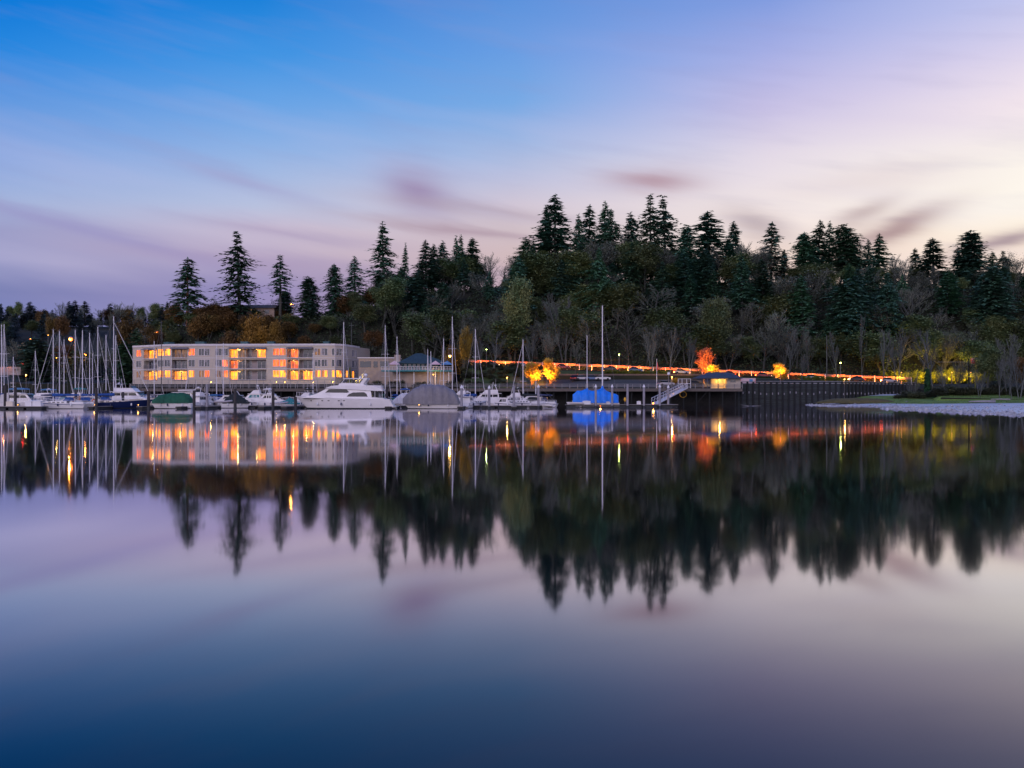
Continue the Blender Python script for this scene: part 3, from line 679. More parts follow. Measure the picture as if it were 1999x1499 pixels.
# shrubs
SHR=[(1790,765,254,1.9),(1830,768,252,2.2),(1850,763,256,2.3),(1875,766,255,2.0),(1900,764,257,2.0),(1930,765,258,1.8),(1775,762,262,1.7),(1960,762,259,1.7),(1990,760,260,1.9),(1800,755,262,2.2),(1945,752,268,2.2),(2015,765,256,2)]
SHR+=[(1752+i*13,0,256+(i*5)%9,1.2+.35*(i%3)) for i in range(19)]
for i,(px,py,D,s) in enumerate(SHR):
    x=X(px,D); tree('shrub%d'%(i%2),'shrub','rough grey-green shrub in the thicket along the top of the mud bank','shrub',x,D,1.25*s,1.15*s,z=max(ground(x,D),mudz(x,D) if D<262 else 0)-.1,group='shrubs along the top of the mud bank')
for i in range(64):
    px=905+(i%32)*5.4+rnd.uniform(-3,3); D=rnd.uniform(267,288); x=X(px,D)
    if px<1012 or D>284 and px<1080: tree('shrub%d'%(i%2),'shrub','low dark shrub on the verge between the boardwalk and the road','shrub',x,D,rnd.uniform(1,2.2),rnd.uniform(1,1.8),group='shrubs of the verge')
for i in range(11):
    x=X(1185+i*11+rnd.uniform(-4,4),286); tree('hedge','hedge_bush','bright green lit bush in the row on the lawn under the road','bush',x,286+rnd.uniform(-2,1.5),rnd.uniform(1.1,1.8),rnd.uniform(1.0,1.6),group='lit bushes on the lawn')
for i in range(9):
    x=X(1565+i*9.5+rnd.uniform(-4,4),286); tree('hedge','hedge_bush','yellow-green lit bush by the end of the lawn over the bulkhead','bush',x,286+rnd.uniform(-2,1.5),rnd.uniform(1.0,2.0),rnd.uniform(1.0,1.6),group='lit bushes over the bulkhead')
for i in range(34):
    px=1728+i*6.4+rnd.uniform(-3,3); D=rnd.uniform(299,303); x=X(px,D); tree('hedge','hedge_bush','yellow lit bush of the thicket along the far side of the road','bush',x,D,rnd.uniform(2.2,5.0),rnd.uniform(1.6,2.6),group='yellow lit bushes behind the road')
for i in range(13):
    x=X(1452+i*4.6,287.6); tree('shrub0','clipped_bush','small dark bush in the even row under the road east of the hut','bush',x,287.6,.9,.55,group='even row of bushes')
for i in range(16):
    px=700+i*13; D=rnd.uniform(268,276); x=X(px,D); 
    if px<905: tree('shrub%d'%(i%2),'shrub','garden shrub below the terrace of the teal house','shrub',x,D,rnd.uniform(1.5,2.8),rnd.uniform(1.5,2.3),group='garden shrubs by the teal house')
# undergrowth that nobody could count
rg=np.random.default_rng(3); n=110000
uu=rg.uniform(250,2120,n); yy=299.5+rg.random(n)**1.0*75; b=MB(); r_=random.Random(9)
for u,y in zip(uu,yy):
    x=(u-CX)/F*y; c=noise.noise(Vector((x*.09,y*.09,7))); 
    if c<-.42: continue
    h=max(.1,(.55+c)*3.2*r_.random()); p=Vector((x,y,ground(x,y)+h)); s=r_.uniform(.35,.8)
    tri_leaf(b.v,b.f,p,Vector((r_.uniform(-1,1),r_.uniform(-1,1),r_.uniform(-.5,1))).normalized(),s,s,r_)
b.m=[0]*len(b.f)
K['under']=mat('undergrowth_leaves',(.02,.05,.026),.9,.3,.16,col2=(.07,.095,.04))
tag(b.build('undergrowth',K['under']),'tangled dark undergrowth covering the wooded slope','undergrowth',kind='stuff')
# ---------------------------------------------------------------- the white apartment building
Z288=lambda py: Z(py,288)
FP=[(260,298),(335,288),(654,286),(671,288.5),(701,302)]
fp=[Vector((X(p,d),d,0)) for p,d in FP]
bt=thing('apartment_building','long three-storey lilac-white building with lit windows and balconies behind the marina','building',(X(470,292),292,4.4))
zb,ztop=Z288(751),Z288(673.5)
ROWS=[(680.8,693.5),(702.5,715.2),(723.2,736)]
BAL=[(680,698),(702,719.2),(722.5,741)]
# (px0, px1, kind, lit for top / middle / bottom storey)
WIN=[(266.6,275.7,'w','o.d'),(281,306.5,'b','y.y'),(308.6,319.9,'w','y.y'),(322,332.5,'w','y.y'),
 (335.5,365,'b','d.y'),(368.3,380,'w','o.y'),(388.5,398.3,'w','..d'),(399.8,408.8,'w','..o'),(420.8,432.8,'w','..d'),(434.2,445,'w','.oo'),
 (447.3,478,'b','yoY'),(479.8,519.8,'b','y..'),(533,545,'w','ooy'),(546.3,558,'w','ooy'),(560.3,582,'b','ooy'),(583.8,610.6,'b','..y'),
 (614.3,625.5,'w','d.y'),(628,639,'w','..y'),(648.2,652.6,'w','..y'),(656.5,667,'w','..y'),(675.2,679,'w','..y'),(687,691,'w','..y'),(694,696,'w','...')]
SHOW=[]
def segof(px):
    for i in range(4):
        if FP[i][0]-.01<=px<=FP[i+1][0]: return i
def onseg(i,px):
    A,B=fp[i],fp[i+1]; k=(px-CX)/F
    t=(k*A.y-A.x)/((B.x-A.x)-k*(B.y-A.y)); return t*(B-A).length
wall=MB()
def fr(i):
    A,B=fp[i],fp[i+1]; d=(B-A).normalized(); return A,d,Vector((d.y,-d.x,0))   # origin, along, outward
def pt(i,s,z,o=0):
    A,d,n=fr(i); p=A+d*s+n*o; return (p.x,p.y,z)
def slab(mb,i,s0,s1,z0,z1,o0,o1,mi=0):
    vs=[pt(i,s,z,o) for z in (z0,z1) for s,o in ((s0,o0),(s1,o0),(s1,o1),(s0,o1))]
    mb.add(vs,((3,2,1,0),(4,5,6,7),(0,1,5,4),(1,2,6,5),(2,3,7,6),(3,0,4,7)),mi)
opens={0:[],1:[],2:[],3:[]}
for (a,b_,kind,lit) in WIN:
    i=segof((a+b_)/2); s0,s1=onseg(i,a),onseg(i,b_)
    for rI in range(3):
        y0,y1=(ROWS if kind=='w' else BAL)[rI]
        opens[i].append((s0,s1,Z288(y1),Z288(y0),.14 if kind=='w' else 1.7,kind,lit[rI],(a,b_,rI)))
for i in range(4):
    L_=(fp[i+1]-fp[i]).length; op=opens[i]
    ss=sorted({0,L_,*[o[0] for o in op],*[o[1] for o in op]}); zs=sorted({zb,ztop,*[o[2] for o in op],*[o[3] for o in op]})
    for a,b_ in zip(ss,ss[1:]):
        for c,d in zip(zs,zs[1:]):
            ms,mz=(a+b_)/2,(c+d)/2
            if any(o[0]<ms<o[1] and o[2]<mz<o[3] for o in op): continue
            wall.quad(pt(i,a,c),pt(i,b_,c),pt(i,b_,d),pt(i,a,d))
    for o in op:
        s0,s1,z0,z1,dp=o[:5]
        for q in (((s0,z0),(s0,z1)),((s1,z1),(s1,z0)),((s0,z1),(s1,z1)),((s1,z0),(s0,z0))):
            (a,c),(b_,d)=q; wall.quad(pt(i,a,c),pt(i,a,c,-dp),pt(i,b_,d,-dp),pt(i,b_,d))
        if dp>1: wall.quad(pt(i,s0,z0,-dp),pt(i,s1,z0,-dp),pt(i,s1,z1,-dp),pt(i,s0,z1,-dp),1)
# back and side walls, so that the block is closed
A,B=fp[0],fp[4]; back=[(A.x,A.y+0,zb),(A.x-1,A.y+13,zb),(B.x+2,B.y+9,zb),(B.x,B.y,zb)]
for p,q in zip(back,back[1:]): wall.quad((q[0],q[1],zb),(p[0],p[1],zb),(p[0],p[1],ztop),(q[0],q[1],ztop))
W_=wall.build('wall',[K['siding'],K['recess']],bt,world=True)
rf=MB(); top=[(p.x,p.y,ztop+.01) for p in fp]+[(B.x+2,B.y+9,ztop+.01),(A.x-1,A.y+13,ztop+.01)]
rf.add(top,[tuple(range(6))])
rf.build('roof',K['roof'],bt,world=True)
tr=MB()
for i in range(4):
    L_=(fp[i+1]-fp[i]).length
    slab(tr,i,-.05,L_+.05,ztop-.25,ztop+.3,.02,.22)
    for py in (698.9,720):
        # belt course, interrupted at the recesses only by their own slabs
        slab(tr,i,0,L_,Z288(py)-.09,Z288(py)+.09,.02,.08)
for i,s in ((1,0),(2,0),(3,0),(0,0)): slab(tr,i,s-.08,s+.08,zb,ztop-.25,.02,.1)
tr.build('cornice',K['trim'],bt,world=True)
for px,w_ in ((313,16),(385,18),(472,14),(524,13),(633,11)):
    i=segof(px); s=onseg(i,px); b=MB(); slab(b,i,s-w_*.148/2,s+w_*.148/2,ztop+.05,ztop+1.0,-4,-2); slab(b,i,s-w_*.148/2-.1,s+w_*.148/2+.1,ztop+1.0,ztop+1.1,-4.1,-1.9); b.build('roof_unit',K['vent'],bt,world=True)
ORG_P={'.':K['wglass'],'y':K['pane_y'],'Y':K['pane_y'],'o':K['pane_o'],'d':K['pane_d']}
nb=0
K['curt']=mat('pale_curtain',(.3,.28,.3),.9,.2,2); K['curtL']=mat('backlit_curtain',(.3,.2,.1),.9,.3,2,emis=(1,.2,.02),es=.45)
for i in range(4):
    for (s0,s1,z0,z1,dp,kind,lit,info) in opens[i]:
        a,b_,rI=info
        if kind=='w':
            f=MB(); t=.11
            slab(f,i,s0-t,s1+t,z1,z1+t,-.05,.06); slab(f,i,s0-t,s1+t,z0-t,z0,-.05,.08)
            slab(f,i,s0-t,s0,z0,z1,-.05,.06); slab(f,i,s1,s1+t,z0,z1,-.05,.06)
            if s1-s0>.9:
                m_=(s0+s1)/2; slab(f,i,m_-.05,m_+.05,z0,z1,-.09,.01)
            fo=f.build('window',K['trim'],bt,world=True)
            p=MB(); p.quad(pt(i,s0,z0,-.1),pt(i,s1,z0,-.1),pt(i,s1,z1,-.1),pt(i,s0,z1,-.1)); p.build('pane',ORG_P[lit],fo,world=True)
            if s1-s0>.9 and rnd.random()<.7:
                q=MB(); w_=(s1-s0)*rnd.uniform(.2,.48); e=s0 if rnd.random()<.5 else s1-w_; h_=(z1-z0)*rnd.choice([1,1,.35,.5]); q.quad(pt(i,e,z1-h_,-.085),pt(i,e+w_,z1-h_,-.085),pt(i,e+w_,z1,-.085),pt(i,e,z1,-.085)); q.build('curtain',K['curtL'] if lit in 'yo' else K['curt'],fo,world=True)
        else:
            W=s1-s0; o=-dp+.04
            lo=.1; ds=[(s0+.25,s0+W*.46),(s0+W*.54,s1-.25)] if W>4.2 else [(s0+W*.22,s1-W*.12)]
            if info[0]==479.8: ds=[(s0+.3,s0+1.2),(onseg(i,499.5),onseg(i,515.5))]
            if info[0]==447.3: ds=[(s0+.1,s0+W*.42),(s0+W*.5,s1-.3)]
            for n_,(q0,q1) in enumerate(ds):
                d=MB(); t=.08; z2=z1-.35
                slab(d,i,q0-t,q1+t,z2,z2+t,o-.03,o+.06); slab(d,i,q0-t,q0,z0,z2,o-.03,o+.06); slab(d,i,q1,q1+t,z0,z2,o-.03,o+.06); m_=(q0+q1)/2; slab(d,i,m_-.05,m_+.05,z0,z2,o-.01,o+.05)
                do=d.build('sliding_door',K['trim'],bt,world=True)
                l_=lit
                if info[0]==479.8 and n_==0: l_='.'
                if info[0] in(335.5,447.3) and n_==1 and rI<2: l_='.' if rI else 'd'
                if info[0]==447.3 and rI==2 and n_==1: l_='.'
                p=MB(); p.quad(pt(i,q0,z0,o+.02),pt(i,q1,z0,o+.02),pt(i,q1,z2,o+.02),pt(i,q0,z2,o+.02)); p.build('pane',ORG_P[l_],do,world=True)
            f=MB(); slab(f,i,s0-.05,s1+.05,z0-.16,z0,-.05,.35); f.build('balcony_slab',K['trim'],bt,world=True)
            g=MB(); slab(g,i,s0,s1,z0+.98,z0+1.04,.2,.26); slab(g,i,s0,s1,z0+.1,z0+.14,.2,.25)
            k=int(W/.2)
            for j in range(k+1):
                q=s0+W*j/k; slab(g,i,q-.014,q+.014,z0+.14,z0+.98,.215,.245)
            g.build('balcony_railing',K['rail'],bt,world=True)
            if lit in 'yYo':
                pcx=pt(i,(s0+s1)/2,z1-.3,-.8); ly=lit!='o'
                bb=MB(); bb.ball(pcx,.10 if (info[0],rI)!=(447.3,0) else .2,n=8,m=5); bb.build('balcony_lamp',K['lampY'],bt,world=True)
                light('balcony_glow',bt,(pcx[0],pcx[1]-.0,pcx[2]-.2),26 if (info[0],rI)!=(447.3,0) else 120,(1,.6,.15) if ly else (1,.42,.12),.1)
                nb+=1
# awnings over the top balconies
for a,b_ in ((281,306.5),(333,368),(447,520),(560,611)):
    i=segof((a+b_)/2); s0,s1=onseg(i,a),onseg(i,b_); f=MB(); z=Z288(680)+.0
    vs=[pt(i,s0,z+.35,.1),pt(i,s1,z+.35,.1),pt(i,s1,z-.1,1.2),pt(i,s0,z-.1,1.2)]; vs+=[(p[0],p[1],p[2]-.1) for p in vs]
    f.add(vs,((0,1,2,3),(7,6,5,4),(0,4,5,1),(1,5,6,2),(2,6,7,3),(3,7,4,0))); f.build('awning',K['rail'],bt,world=True)
f=MB()                                                      # outside gallery at the east end
i=3; L_=(fp[4]-fp[3]).length
for z in (Z288(694.5),Z288(683)): slab(f,i,L_+.3,L_+2.3,z,z+.22,-2,-.2)
for s in (L_+.5,L_+2.2): slab(f,i,s-.06,s+.06,Z288(694.5)+.22,Z288(683),-.3,-.2)
f.build('end_balcony',K['trim'],bt,world=True)
cy=MB()
for i in range(1100):
    t=rnd.random(); a=rnd.uniform(0,6.28); rr=.75*math.sin(min(1,.2+t)*3.0)**.6 if t<.99 else .1
    tri_leaf(cy.v,cy.f,Vector((X(683,284)+math.cos(a)*rr*rnd.random()**.4*(1.15-t*.8),284+math.sin(a)*rr*rnd.random()**.4*(1-t*.5),5+t*5.2)),Vector((rnd.uniform(-.5,.5),rnd.uniform(-.5,.5),1)).normalized(),.18,.4,rnd)
cy.m=[0]*len(cy.f); tag(cy.build('cypress',K['hedge']),'narrow cypress lit yellow-green at the east corner of the white building','cypress')
def lampat(name,label,px,py,D,m,energy,col,r=.16,pole=True,arm=0,base=None,group=None,cat='lamp',polem='rail',aim=None):
    p=PT(px,py,D); g=base if base is not None else max(ground(p.x,D),-1)
    t=thing(name,label,cat,(p.x,D,g),group=group)
    if pole:
        b=MB(); b.tube([(p.x+arm,D,g),(p.x+arm,D,p.z-.1 if arm else p.z-r)],[.09,.06],7)
        if arm: b.tube([(p.x+arm,D,p.z-.1),(p.x+arm*.5,D,p.z+.25),(p.x,D,p.z+.15)],.05,6)
        b.build('pole',K[polem],t,world=True)
    b=MB(); b.tube([(p.x,D,p.z+r*.6),(p.x,D,p.z+r*1.1),(p.x,D,p.z+r*1.5)],[r*1.3,r*1.0,r*.3],8); b.build('lamp_hood',K['rail'],t,world=True)
    b=MB(); b.ball((p.x,D,p.z),r,n=10,m=6); b.build('lamp_globe',K[m],t,world=True,smooth=True)
    if energy: light('lamp_light',t,(p.x,D+(r*1.5+.05 if aim else -r*1.6-.05),p.z-r*.4),energy,col,.12,spot=aim,rot=(R(84 if aim!=100 else 104),0,0) if aim else None)
    return t
OC=(1,.33,.05); YC=(1,.55,.12)
lampat('street_lamp','big orange sodium lamp blazing over the west sailboat masts',138,662,306,'lampO',1500,OC,.62,arm=1.2,base=4)
lampat('street_lamp','smaller orange lamp over the broad dark evergreen by the red signal',60,663,330,'lampO',500,OC,.34,arm=1,base=5)
lampat('street_lamp','orange lamp beside the top of the black mast over the white building',306.5,649,330,'lampO',500,OC,.40,arm=-1)
lampat('street_lamp','orange lamp on the hill between the slim pine and the dense cone evergreen',568,594,322,'lampO',250,OC,.2,arm=.8)
lampat('path_lamp','pale yellow lamp behind the blue canopy of the outermost boats',51,732,300,'lampY',160,YC,.22,base=2.8)
lampat('path_lamp','dim orange lamp low among the forestays of the west pier',167,692,312,'lampO',120,OC,.2,base=4)
lampat('path_lamp','tiny amber lamp under the big orange one',111,698,314,'lampY',80,YC,.16,base=4)
lampat('path_lamp','tiny amber lamp in the far trees above the broad dark evergreen',94,654,400,'lampY',0,YC,.2)
lampat('street_lamp','yellow lamp blazing beside the tall mast by the teal house',878,695,279,'lampY',500,YC,.4,arm=.8)
lampat('wall_lamp','yellow lamp blazing at the foot of the terrace of the teal house',846,731,267,'lampY',300,YC,.2,aim=160)
lampat('path_lamp','faint greenish lamp above the verge by the spreading pale tree',949.5,682,286,'lampG',60,(.8,1,.4),.12)
lampat('path_lamp','small amber lamp on the boardwalk by the moored trawler',990,737,264,'lampY',160,YC,.15)
lampat('post_lamp','slim green-lit lamp on a pole on the lawn behind the blue covered boat',1208.5,692,285,'lampG',90,(.75,1,.25),.18)
lampat('post_lamp','slim green-lit lamp on a pole at the end of the lawn over the bulkhead',1640.5,708,287.5,'lampG',120,(.8,1,.2),.2)
lampat('path_lamp','low yellow lamp at the top edge of the bulkhead',1648.5,740,263,'lampY',120,YC,.15)
lampat('path_lamp','amber lamp standing at the head of the gangway',1311.5,736,262,'lampO',260,(1,.45,.1),.2,base=4.3)
lampat('street_lamp','orange lamp glowing inside the small round tree past the hut',1523.5,722,264.5,'lampO',3500,(1,.4,.06),.2,aim=130)
lampat('street_lamp','orange lamp glowing through the red and orange tree behind the hut',1381,718,265,'lampO',7000,(1,.5,.07),.2,aim=130)
lampat('street_lamp','lamp standing before the first of the two glowing orange trees',1046,738,264,'lampO',8000,(1,.34,.03),.14,aim=100)
lampat('street_lamp','lamp standing before the second of the two glowing orange trees',1068,735,264,'lampO',8000,(1,.34,.03),.14,aim=100)
for px in (1760,1812,1858,1895): lampat('street_lamp',{1760:'road lamp lighting the yellow thicket just past the bulkhead',1812:'road lamp behind the ivy covered tree',1858:'road lamp between the ivy tree and the road sign',1895:'road lamp just beyond the red and white road sign'}[px],px,727,296.5,'lampY',4200,(1,.55,.05),.12,aim=150)
for px,lb in ((412,'by the west windows'),(540,'under the middle orange windows'),(556,'under the lit pair of windows'),(612,'near the short white mast'),(650,'at its east corner')):
    lampat('garden_lamp','small warm garden lamp at the white building\'s foot, '+lb,px,745.5,282.5,'lampY',70,YC,.1,base=4.3)
# glowing trees
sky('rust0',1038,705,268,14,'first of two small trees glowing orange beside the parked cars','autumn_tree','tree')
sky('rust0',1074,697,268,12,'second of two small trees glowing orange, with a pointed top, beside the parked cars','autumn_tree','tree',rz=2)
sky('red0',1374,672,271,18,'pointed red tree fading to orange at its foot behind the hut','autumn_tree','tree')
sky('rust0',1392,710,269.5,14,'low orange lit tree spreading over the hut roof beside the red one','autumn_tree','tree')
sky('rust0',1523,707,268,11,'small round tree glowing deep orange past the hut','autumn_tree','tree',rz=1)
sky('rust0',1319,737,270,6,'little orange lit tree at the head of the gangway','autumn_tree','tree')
sky('gold0',911,630,280,10,'tall thin tree with a tuft of golden leaves at its top beside the yellow lamp','autumn_tree','tree')
# poles
for px,py,D,m,r,lb,nm in [(686,630,306,'palebark',.16,'pale timber utility pole behind the east end of the white building','utility_pole'),(1614,655,287,'palebark',.15,'bare whitish pole among the trees behind the bulkhead','utility_pole'),
   (1145.5,0,0,'x',0,'','x')]:
    if nm=='x': continue
    x=X(px,D); b=MB(); g=ground(x,D); b.tube([(x,D,g),(x,D,Z(py,D))],[r,r*.75],8); t=thing(nm,lb,'pole',(x,D,g)); b.build('pole',K[m],t,world=True)
    if px==1614: continue
    b=MB(); b.box(x,D,Z(py,D)-.8,1.6,.1,.12); b.build('crossarm',K[m],t,world=True)
x=X(1282,264); t=thing('flagpole','white flagpole with a furled red flag on the boardwalk before the gangway','flagpole',(x,264,4.3))
b=MB(); b.tube([(x,264,4.3),(x,264,Z(702,264))],[.09,.05],8); b.ball((x,264,Z(701,264)),.1); b.build('pole',K['cap'],t,world=True)
b=MB(); zt_=Z(707,264); b.tube([(x+.12,264,zt_),(x+.2,264,zt_-.8),(x+.16,264,zt_-1.8),(x+.12,264,zt_-2.2)],[.06,.16,.2,.05],7); b.build('flag',K['redpaint'],t,world=True)
# ---------------------------------------------------------------- teal house, flat roofed wing, terrace
hx0,hx1=X(776,273),X(857,273); t=thing('house','low house with a dark slate-teal hipped roof, teal windows and a railed terrace','house',(X(815,275),275,4.6))
ze=Z(708.5,275); zf=Z(723,273)
b=MB(); b.box((hx0+hx1)/2,278,(zf+ze)/2,hx1-hx0,8,ze-zf); b.build('wall',K['tealwall'],t,world=True)
b=MB(); b.box(X(826,273),276,(4.6+zf)/2-.15,X(885,273)-X(768,273),9,zf-4.6-.3); b.build('lower_wall',K['beige'],t,world=True)
b=MB(); e0,e1=X(776,272),X(880,272); zr_=Z(689.5,278)
b.add([(e0,272,ze),(e1,272,ze-.3),(e1,285,ze-.3),(e0,285,ze),(X(812,278),278,zr_),(X(823,278),278,zr_),(e0,272,ze-.2),(e1,272,ze-.5),(e1,285,ze-.5),(e0,285,ze-.2)],((0,1,5,4),(1,2,5),(2,3,4,5),(3,0,4),(0,6,7,1),(1,7,8,2),(2,8,9,3),(3,9,6,0),(9,8,7,6)))
ro=b.build('roof',K['tealroof'],t,world=True)
b=MB(); b.box(X(773,273),277,Z(699.5,277),X(779,273)-X(767,273),1.6,1.9); b.build('chimney',K['beige'],t,world=True)
for i in range(9):
    a=778+i*8.6; b=MB(); x0,x1=X(a+1,273),X(a+7.2,273); z0,z1=zf+.15,ze-.35; y=273.93
    for q in ((x0,x1,z1,z1+.1),(x0,x1,z0-.1,z0),(x0-.08,x0,z0-.1,z1+.1),(x1,x1+.08,z0-.1,z1+.1)): b.box((q[0]+q[1])/2,y,(q[2]+q[3])/2,q[1]-q[0],.1,q[3]-q[2])
    wf=b.build('window',K['teal'],t,world=True); p=MB(); p.quad((x0,y-.01,z0),(x1,y-.01,z0),(x1,y-.01,z1),(x0,y-.01,z1)); p.build('pane',K['wglass'],wf,world=True)
b=MB(); dx0,dx1=X(745,270),X(884,270); b.box((dx0+dx1)/2,270.7,zf-.22,dx1-dx0,3.2,.3); b.build('terrace_deck',K['teal'],t,world=True)
b=MB(); y=269.3
for z in (zf+.95,zf+.5,zf+.08): b.box((dx0+dx1)/2,y,z,dx1-dx0,.07,.07)
n=26
for i in range(n+1): b.box(dx0+(dx1-dx0)*i/n,y,zf+.48,.08,.1,.98)
b.build('terrace_railing',K['white2'],t,world=True)
for px in (780,808,850,876): b=MB(); b.box(X(px,270),270.1,(4.4+zf)/2-.1,.25,.25,zf-4.4-.3); b.build('terrace_post',K['white2'],t,world=True)
for px,lb in ((770,'pale pink garden canopy standing on the west side of the teal house terrace'),(850,'pale pink garden canopy on the east side of the teal house terrace'),(873,'pale blue awning beside the tall mast east of the teal house')):
    x=X(px,270.5); t2=thing('garden_canopy',lb,'canopy',(x,270.5,zf)); b=MB(); w=1.6
    b.add([(x-w,269.6,zf+1.5),(x+w,269.6,zf+1.5),(x+w,272.1,zf+1.5),(x-w,272.1,zf+1.5),(x,270.8,zf+2.6)],((0,1,4),(1,2,4),(2,3,4),(3,0,4),(3,2,1,0))); b.build('canopy_roof',K['pink'] if px<872 else K['skyblue'],t2,world=True)
    for q in (-1,1):
        for yy in (269.7,272): b=MB(); b.tube([(x+q*w*.95,yy,zf),(x+q*w*.95,yy,zf+1.5)],.04,5); b.build('leg',K['white2'],t2,world=True)
t=thing('annex_building','low flat-roofed beige wing between the white building and the teal house','building',(X(738,284),284,4.6))
b=MB(); x0,x1=X(700,281),X(776,281); b.box((x0+x1)/2,285,(4.6+Z(699,281))/2,x1-x0,8,Z(699,281)-4.6); b.build('wall',K['beige'],t,world=True)
b=MB(); b.box((x0+x1)/2,285,Z(698.5,281),x1-x0+.6,8.6,.3); b.build('roof',K['trim'],t,world=True)
for a,b_ in ((703,724),(729,737),(742,760)): b=MB(); b.box((X(a,281)+X(b_,281))/2,280.97,Z(711,281),X(b_,281)-X(a,281),.1,1.7); b.build('window',K['wglass'],t,world=True)
t=thing('staircase','outdoor stair lit bright yellow between the white building and the garden','stairs',(X(700,276),276,4.5))
b=MB(); 
for i in range(12): b.box(X(694+i*1.5,276),276,4.7+i*.26,.35,2.2,.18)
b.build('treads',K['cream'],t,world=True)
for yy in (274.8,277.2):
    b=MB(); b.tube([(X(690,276),yy,5.6),(X(711,276),yy,8.6)],.07,5)
    for i in range(7): b.tube([(X(691+i*3,276),yy,4.5+i*.45),(X(691+i*3,276),yy,5.7+i*.45)],.05,4)
    b.build('handrail',K['cream'],t,world=True)
b=MB(); b.ball((X(690,273),273.5,7.0),.15); b.build('stair_lamp',K['lampY'],t,world=True); light('stair_light',t,(X(690,273),273.2,6.9),700,(1,.72,.1))
# houses on the hill
for px,py,w_,lb,m in [(487,597,104,'dim house with a pale balcony half hidden on the hilltop behind the ragged evergreen','wood'),(725,600,118,'dark low roof of a house in the trees on the hill, with two small skylights','tealroof')]:
    D=330; x=X(px,D); z=Z(py,D); t=thing('hill_house',lb,'house',(x,D+4,z-5)); W=w_/F*D
    b=MB(); b.box(x,D+4,z-2.4,W*.92,7,3.6); b.build('wall',K['beige'] if m=='wood' else K['conc'],t,world=True)
    b=MB(); b.add([(x-W/2,D-.5,z-.7),(x+W/2,D-.5,z-.7),(x+W/2,D+8.5,z-.7),(x-W/2,D+8.5,z-.7),(x-W/2.2,D+4,z+.7),(x+W/2.2,D+4,z+.7)],((0,1,5,4),(1,2,5),(2,3,4,5),(3,0,4),(3,2,1,0))); b.build('roof',K[m],t,world=True)
    for k in (-.3,-.1,.15,.32): b=MB(); b.box(x+W*k,D+.48,z-1.9,1.5,.1,1.2); b.build('window',K['wglass'],t,world=True)
    if m=='tealroof':
        for k in (-.42,-.24): b=MB(); b.box(x+W*k,D+1.2,z+.05,1.1,.9,.15); b.build('skylight',K['cap'],t,world=True)
    else:
        b=MB(); b.box(x-W*.4,D-.6,z-2.6,3,.1,.9); b.box(x-W*.4,D,z-3.1,3,1.2,.15); b.build('balcony',K['white2'],t,world=True)
# ---------------------------------------------------------------- boardwalk with railing, on piles
y0,y1=255.5,262.0; t=thing('boardwalk','long timber boardwalk with a post railing on dark piles along the shore','boardwalk',(X(850,258),258,-1))
x0,x1=X(262,258),X(1445,258); zd=4.25
b=MB(); b.box((x0+x1)/2,(y0+y1)/2,zd-.12,x1-x0,y1-y0,.24); b.box((x0+x1)/2,y0+.1,zd-.5,x1-x0,.3,.5); b.build('deck',K['wood'],t,world=True)
n=78; pts_=[x0+(x1-x0)*i/n for i in range(n+1)]
b=MB()
for z in (1.12,.78,.45): b.box((x0+x1)/2,y0+.06,zd+z,x1-x0,.07,.09)
b.build('rails',K['conc'],t,world=True)
for x in pts_: b=MB(); b.box(x,y0+.12,zd+.58,.13,.13,1.16); b.build('railing_post',K['conc'],t,world=True)
for i in range(47):
    x=x0+(x1-x0)*(i+.5)/47; b=MB(); b.tube([(x,y0+.7,-1.5),(x+.05,y0+.7,zd-.25)],.17,7)
    if i%3==1: b.tube([(x,y0+.6,.3),(x+3.1,y0+.6,3.8)],.09,5)
    b.build('pile',K['creo'],t,world=True)
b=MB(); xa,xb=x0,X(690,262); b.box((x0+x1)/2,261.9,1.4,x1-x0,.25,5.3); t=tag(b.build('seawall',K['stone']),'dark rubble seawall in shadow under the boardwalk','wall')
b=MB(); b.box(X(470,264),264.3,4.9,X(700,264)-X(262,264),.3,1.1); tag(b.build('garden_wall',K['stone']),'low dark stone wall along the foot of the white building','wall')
t=thing('garden_fence','thin post and wire fence between the boardwalk and the white building','fence',(X(470,263),263.4,4.3))
b=MB(); xa,xb=X(262,263.4),X(700,263.4)
for z in (5.9,6.3,6.65): b.box((xa+xb)/2,263.4,z,xb-xa,.03,.04)
b.build('rails',K['rail'],t,world=True)
for i in range(34): b=MB(); b.box(xa+(xb-xa)*i/33,263.4,5.4,.09,.09,2.5); b.build('fence_post',K['conc'],t,world=True)
